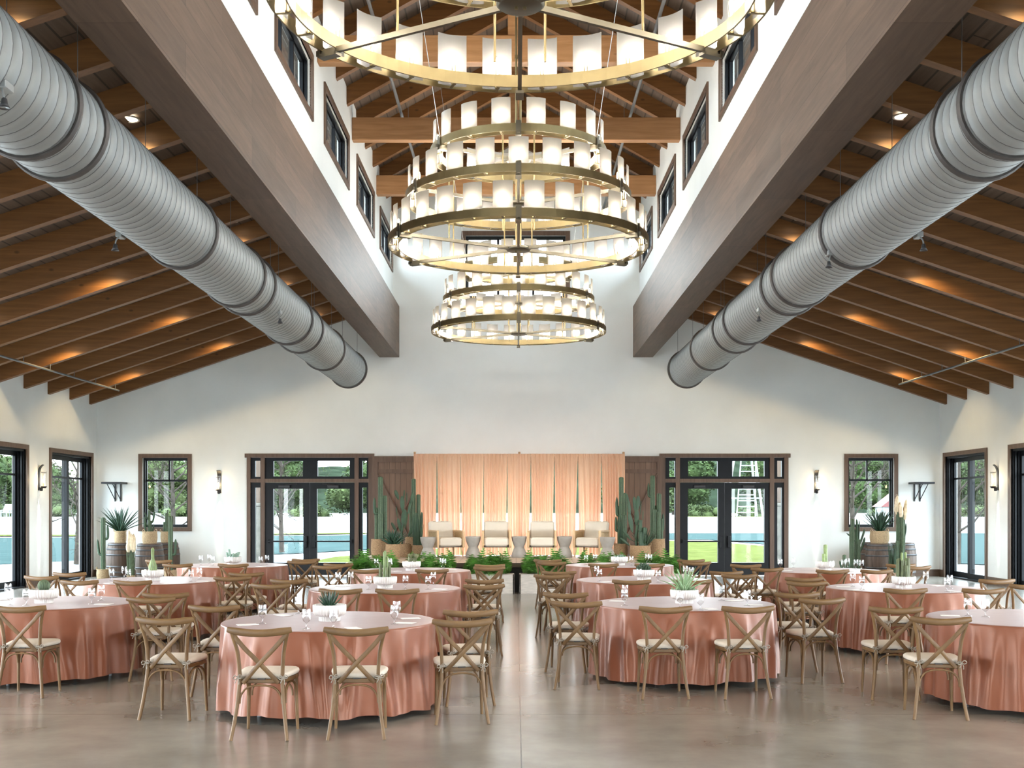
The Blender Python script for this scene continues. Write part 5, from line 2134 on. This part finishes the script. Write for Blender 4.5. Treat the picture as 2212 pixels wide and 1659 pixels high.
plant('very tall dark cactus with pampas plumes at its top, right corner', XP(1946, 27.75), 27.75, 0, .17, .28,
      both(tall_cactus([(.04, 0, 1.34, .062), (-.06, .02, 1.42, .05), (-.1, -.04, .7, .04)], [([(.09, 0, .8), (.12, 0, .95), (.12, 0, 1.12)], .02)]),
           lambda m, zt: pampas(.9, 1.30, 26, 7, .11, 95, .42, 2, 3)(m, zt)),
      [M['cactus'], M['spine'], M['plume'], M['reed']], 'cactus', 'basket', 0, group=CG)
plant('clump of thin green reeds between the two right corner barrels', XP(1930, 27.3), 27.3, 0, .11, .2,
      stems(0, 0, 80, .35, .75, .09, 97), [M['cactus']], 'reeds', 'basket', 0, handles=False, group=CG)

# ------------------------------------------------------------------ outside
M['lawn'] = plain('lawn', (0.060, 0.067, 0.020), 0.9, spec=0.0, var=0.25, scale=1.5)
M['sand'] = plain('white_beach', (0.2537, 0.2487, 0.2385), 0.9, spec=0.0, var=0.06, scale=0.3)
M['patio'] = plain('patio_concrete', (0.1725, 0.1696, 0.1603), 0.8, spec=0.03, var=0.08, scale=0.5)
M['water'] = plain('lagoon_water', (0.030, 0.047, 0.045), 0.6, spec=0.0, var=0.25, scale=1.2, bump=0.5, bscale=2.5, stretch=(0.5, 3, 1))
M['leaves'] = plain('oak_leaves', (0.0298, 0.0455, 0.0158), 0.8, spec=0.05, var=0.6, scale=0.9)
M['leaves2'] = plain('olive_leaves', (0.042, 0.056, 0.021), 0.8, spec=0.05, var=0.6, scale=0.9)
M['bark'] = plain('grey_bark', (0.0406, 0.0334, 0.0275), 0.9, spec=0.05, var=0.35, scale=7)
M['hill'] = plain('wooded_hill', (0.0131, 0.0184, 0.0114), 0.95, spec=0.0, var=0.5, scale=0.35, bump=0.6, bscale=0.8)
M['white_wood'] = plain('white_painted_wood', (0.1925, 0.2013, 0.1925), 0.8, spec=0.05, var=0.05)
M['stone'] = plain('pale_limestone', (0.1522, 0.1349, 0.1116), 0.9, var=0.3, scale=5, bump=0.5, bscale=12)
M['red_roof'] = plain('red_roof', (0.0914, 0.0203, 0.0182), 0.7)


def flat(name, pts, z, mat, label, cat):
    m = MB().face([(x, y, z) for x, y in pts])
    o = MB()
    o.face([(x, y, z) for x, y in pts])
    ob = o.build(name, mat)
    return tag(ob, label, cat, None, 'structure')


rows = []
for y in (-80, 29.0, 60, 84, 92, 150, 260):
    rows.append([(x, y, -0.12 + (1.1 * max(0, min(1, (y - 84) / 8)))) for x in (-220, -80, -30, 0, 30, 80, 220)])
m = MB()
m.grid(rows, smooth=False)
struct(m.build('ground_beach', M['sand']), 'white beach sand around the lagoon outside', 'ground')
flat('ground_patio', [(-16.5, -10), (16.5, -10), (16.5, 33), (9, 35.5), (-9, 35.5), (-14, 41), (-16.5, 36)], -0.06, M['patio'], 'pale concrete patio around the hall', 'patio')
water = [(-200, 36), (-17, 37), (-13, 42), (-9, 46), (-5, 53), (0, 60), (6, 66), (11, 66), (13.5, 52), (14.5, 38), (17, 34.5), (200, 34), (200, 81), (40, 82), (10, 83), (-4, 83), (-12, 76), (-30, 70), (-200, 70)]
flat('water_lagoon', water, -0.09, M['water'], 'turquoise lagoon water outside', 'water')
flat('ground_lawn', [(-7.0, 36.2), (8.6, 36.2), (12.4, 40), (12, 52), (10, 62), (6, 63), (0, 57), (-3.8, 50), (-6.6, 42)], -0.05, M['lawn'], 'bright green lawn behind the hall', 'lawn')
flat('ground_lawn_strip', [(-60, 74), (-24, 73), (-10, 80), (-11, 83), (-24, 77), (-60, 78)], -0.06, M['lawn'], 'narrow lawn strip on the far shore of the lagoon', 'lawn')
flat('ground_lawn_far', [(14, 92.5), (28, 92.5), (28, 100), (14, 100)], 1.0, M['lawn'], 'lawn under the white ladder tower', 'lawn')
m = MB().box(17, 60, 33.4, 34.1, -0.1, 0.12)
struct(m.build('lawn_edge_strip', M['leaves2']), 'low clipped planting strip at the edge of the lagoon', 'hedge')


def crown_mesh(seed, nleaf=1500, mat='leaves', R=3.4, Hh=2.6, ls=.2):
    rnd = random.Random(seed)
    lobes = [(rnd.uniform(-R * .6, R * .6), rnd.uniform(-R * .45, R * .45), rnd.uniform(0, Hh), rnd.uniform(R * .3, R * .5)) for _ in range(13)]
    m = MB()
    for k in range(nleaf):
        lx, ly, lz, lr = lobes[k % len(lobes)]
        u, v = rnd.uniform(-1, 1), rnd.uniform(0, 6.283)
        s = math.sqrt(1 - u * u)
        q = lr * rnd.uniform(.72, 1.03)
        c = Vector((lx + q * s * math.cos(v), ly + q * s * math.sin(v), lz + q * u * .8))
        e = Euler((rnd.uniform(-.9, .9), rnd.uniform(-.9, .9), rnd.uniform(0, 6.28))).to_matrix()
        a = e @ Vector((ls, 0, 0)) * rnd.uniform(.7, 1.4)
        b = e @ Vector((0, ls * .8, 0)) * rnd.uniform(.7, 1.4)
        m.face([c - a, c - b, c + a, c + b], True)
    for lx, ly, lz, lr in lobes:
        rws = []
        for i in range(7):
            ph = -PI / 2 + PI * i / 6
            rws.append([(lx + lr * .66 * math.cos(ph) * math.cos(2 * PI * j / 10), ly + lr * .66 * math.cos(ph) * math.sin(2 * PI * j / 10), lz + lr * .52 * math.sin(ph)) for j in range(10)])
        m.grid(rws, cu=True)
    return m


tree_src = []
for s in range(3):
    root = empty('oak_tree')
    crown_mesh(300 + s, 7000, 'leaves', ls=.105).build('crown', M['leaves'] if s != 1 else M['leaves2'], root, (0, 0, 1.6))
    MB().tube(smooth_path([(0, 0, 0), (.1, .05, 1.2), (-.1, 0, 2.0), (.1, .1, 2.6)], 3), .16, 8, scales=None).build('trunk', M['bark'], root)
    tree_src.append(root)
rnd = random.Random(8)
first_used = set()
k = 0
for row, (Y0, step, off) in enumerate(((103, 11.0, 0.0), (121, 11.0, 5.5))):
    for i in range(-5, 6):
        X = i * step + off + rnd.uniform(-.3, .3)
        Y = Y0 + rnd.uniform(-1.5, 1.5)
        px = VX + X * F / Y
        if px < -180 or px > 2400 or 860 < px < 1380 or (row == 0 and 1560 < px < 1700):
            continue
        s = k % 3
        k += 1
        if s in first_used:
            o = dup(tree_src[s])
        else:
            o = tree_src[s]
            first_used.add(s)
        o.location = (X, Y, .3)
        o.rotation_euler = (0, 0, rnd.uniform(0, 6.28))
        q = (1.22 if row == 0 else 1.45) * rnd.uniform(.9, 1.1) * (1.0 if abs(X) > 20 else .92)
        o.scale = (q * 1.12, q * 1.0, q)
        tag(o, 'dense live oak in the wooded belt beyond the lagoon', 'tree', 'oaks beyond the lagoon')
bush_src = crown_mesh(333, 2600, 'leaves2', 2.0, .9, .075).build('shrub', M['leaves2'])
for i in range(-9, 10):
    X = i * 5.4 + rnd.uniform(-.8, .8)
    if abs(X) < 9:
        continue
    o = bush_src if i == -9 else bush_src.copy()
    if i != -9:
        COL.objects.link(o)
    o.location = (X, (95.6 if not 13 < X < 33 else 99.6) + rnd.uniform(-.6, .6), .9)
    o.rotation_euler = (0, 0, rnd.uniform(0, 6.28))
    q = rnd.uniform(.7, .95)
    o.scale = (q * 1.2, q, q)
    tag(o, 'low olive-green shrub at the edge of the white beach', 'shrub', 'shrubs beyond the lagoon')

rows = []
for j, y in enumerate((150, 175, 200, 240)):
    row = []
    for i in range(61):
        x = -190 + 380 * i / 60
        hgt = (0, 7.5, 11.5, 3)[j] * (.75 + .35 * math.sin(x * .021 + .8) + .12 * math.sin(x * .09)) + (1.2 * noise.noise(Vector((x * .2, y * .2, 0))))
        row.append((x, y, hgt))
    rows.append(row)
m = MB()
m.grid(rows)
struct(m.build('hill', M['hill']), 'low wooded hill on the skyline', 'hill')


# bare trees near the hall
def bare_tree(seed, height, lean=0.0):
    rnd = random.Random(seed)
    tr, br = MB(), MB()
    path = smooth_path([(0, 0, 0), (.04 + lean * .3, 0, height * .25), (-.03 + lean * .6, .03, height * .55), (lean, 0, height)], 5)
    tr.tube(path, height * .019, 8, scales=[1.15 - .85 * i / (len(path) - 1) for i in range(len(path))])
    tips = []

    def grow(p, d, L, r, depth):
        q = p + d * L * .5 + Vector((rnd.uniform(-1, 1), rnd.uniform(-1, 1), rnd.uniform(-.3, .8))) * L * .07
        e = p + d * L + Vector((0, 0, L * .06))
        br.tube([p, q, e], r, 5 if depth < 2 else 3, scales=[1, .75, .45], caps=False)
        if depth >= 3:
            tips.append(e)
            return
        for k in range(rnd.randint(3, 4) if depth < 2 else 3):
            t = rnd.uniform(.35, 1)
            a = p + (e - p) * t
            ax = Vector((rnd.uniform(-1, 1), rnd.uniform(-1, 1), rnd.uniform(-.5, .9))).normalized()
            nd = (d * .75 + ax * .75).normalized()
            grow(a, nd, L * rnd.uniform(.5, .72), r * .55, depth + 1)
    nb = 19
    for k in range(nb):
        t = .26 + .72 * k / nb
        p = path[min(len(path) - 1, int(t * (len(path) - 1)))]
        az = k * 2.4 + rnd.uniform(-.4, .4)
        el = rnd.uniform(.15, .75) + .3 * t
        d = Vector((math.cos(az) * math.cos(el), math.sin(az) * math.cos(el), math.sin(el)))
        grow(p.copy(), d, height * (.36 - .2 * t), height * .0065, 0)
    for e in tips:
        for q in range(3):
            c = e + Vector((rnd.uniform(-.12, .12), rnd.uniform(-.12, .12), rnd.uniform(-.12, .12)))
            br.face([c, c + Vector((rnd.uniform(-.07, .07), rnd.uniform(-.05, .05), .05)), c + Vector((rnd.uniform(-.07, .07), 0, -.02))], False, 1)
    return tr, br


bt_src = None
for k, (px, Y, hgt, lab) in enumerate(((166, 36.5, 6.0, 'bare young tree seen through the left side door, pale trunk'), (372, 43, 6.5, 'bare young tree seen through the left far wall window'),
                                       (609, 46, 6.2, 'bare round-crowned tree seen through the left double door'), (1843, 44, 7.0, 'bare tree seen through the right far wall window'),
                                       (2066, 36.5, 7.5, 'bare tree seen through the right side door'))):
    root = thing('bare_tree', lab, 'tree', (XP(px, Y), Y, -.05), 0, 'bare trees by the lagoon')
    if k in (0, 3):
        tr, br = bare_tree(700 + k, 6.5, .12)
        a = tr.build('trunk', M['bark'], root)
        b = br.build('branches', [M['bark'], M['leaves2']], root)
        bt_src = (a, b)
    else:
        for q in bt_src:
            c = q.copy()
            COL.objects.link(c)
            c.parent = root
    root.rotation_euler = (0, 0, 1.3 * k)
    s = hgt / 6.5
    root.scale = (s * .8, s * .8, s)

# white ladder tower
tx, ty = XP(1606, 95), 95.0
root = thing('ladder_tower', 'white timber ladder tower on the far shore, seen through the right double door', 'tower', (tx, ty, 1.0))
m = MB()
for sx_ in (-1, 1):
    for sy_ in (-1, 1):
        MB().sweep([(sx_ * 1.55 - .2, sy_ * 1.2, 0), (sx_ * .65, sy_ * .6, 6.2)], rsec(.16, .16, .02), smooth=False).build('leg', M['white_wood'], root)
m = MB()
for z in (1.5, 3.2, 4.8):
    k = 1 - z / 6.2 * .58
    for sy_ in (-1, 1):
        MB().sweep([(-1.55 * k, sy_ * 1.2 * k, z), (1.55 * k, sy_ * 1.2 * k, z)], rsec(.12, .12, .02), smooth=False).build('brace', M['white_wood'], root)
for sx_ in (-1, 1):
    MB().sweep([(-.1 + sx_ * .75, -1.5, 0), (.35 + sx_ * .55, -.7, 6.4)], rsec(.1, .1, .02), smooth=False).build('ladder_rail', M['white_wood'], root)
for i in range(13):
    t = (i + .7) / 13.4
    a = -.1 + .45 * t
    hw_ = .75 - .2 * t
    MB().sweep([(a - hw_, -1.5 + .8 * t, 6.4 * t), (a + hw_, -1.5 + .8 * t, 6.4 * t)], rsec(.16, .09, .02), smooth=False).build('rung', M['white_wood'], root)
MB().box(-1.1, 1.5, -1, 1, 6.2, 6.34).build('platform', M['white_wood'], root)

# porch posts with stone bases, seen through the side lights
for k, px in enumerate((556, 1681)):
    root = thing('porch_post', 'timber porch post on a pale stone base outside the %s double door' % ('left' if k == 0 else 'right'), 'post', (XP(px, 31.2), 31.2, -.06), 0, 'porch posts')
    MB().bbox(-.24, .24, -.24, .24, 0, 1.85, .02).build('stone_base', M['stone'], root)
    MB().bbox(-.28, .28, -.28, .28, 1.85, 1.93, .01).build('cap', M['stone'], root)
    MB().bbox(-.12, .12, -.12, .12, 1.93, 4.2, .01).build('timber', M['trim'], root)

# white lounge chairs on the far beach
lc = None
for k, (px, py) in enumerate(((2, 1112), (28, 1114), (15, 1112), (41, 1113))):
    Y = 92.1 if k < 2 else 93.4
    if lc is None:
        lc = root = empty('beach_chair')
        MB().bbox(-.3, .3, -.35, .3, .3, .36, .01).build('seat', M['white_wood'], root)
        Mx = Matrix.Translation((0, .28, .33)) @ Matrix.Rotation(R_(-22), 4, 'X')
        MB().bbox(-.3, .3, -.02, .03, 0, .75, .01, M=Mx).build('backrest', M['white_wood'], root)
        for s in (-1, 1):
            MB().bbox(s * .33 - .05, s * .33 + .05, -.38, .35, .52, .56, .01).build('armrest', M['white_wood'], root)
            MB().bbox(s * .33 - .03, s * .33 + .03, -.34, -.26, 0, .52, .01).build('leg', M['white_wood'], root)
            MB().bbox(s * .33 - .03, s * .33 + .03, .2, .28, 0, .52, .01).build('leg', M['white_wood'], root)
    else:
        root = dup(lc)
    root.location = (XP(px, Y), Y, .98)
    root.rotation_euler = (0, 0, .3 * (k - 2))
    tag(root, 'white slatted lounge chair on the far beach beyond the left side door', 'lounge chair', 'white beach chairs')

root = thing('beach_hut', 'small hut with red roof among the trees, seen through the right window', 'hut', (XP(1934, 92), 92.3, .6))
MB().box(-1.2, 1.2, -1, 1, 0, 1.2).build('walls', M['white_wood'], root)
MB().prism([(-1.4, 1.2), (1.4, 1.2), (0, 2.3)], 'y', -1.2, 1.2).build('roof', M['red_roof'], root)
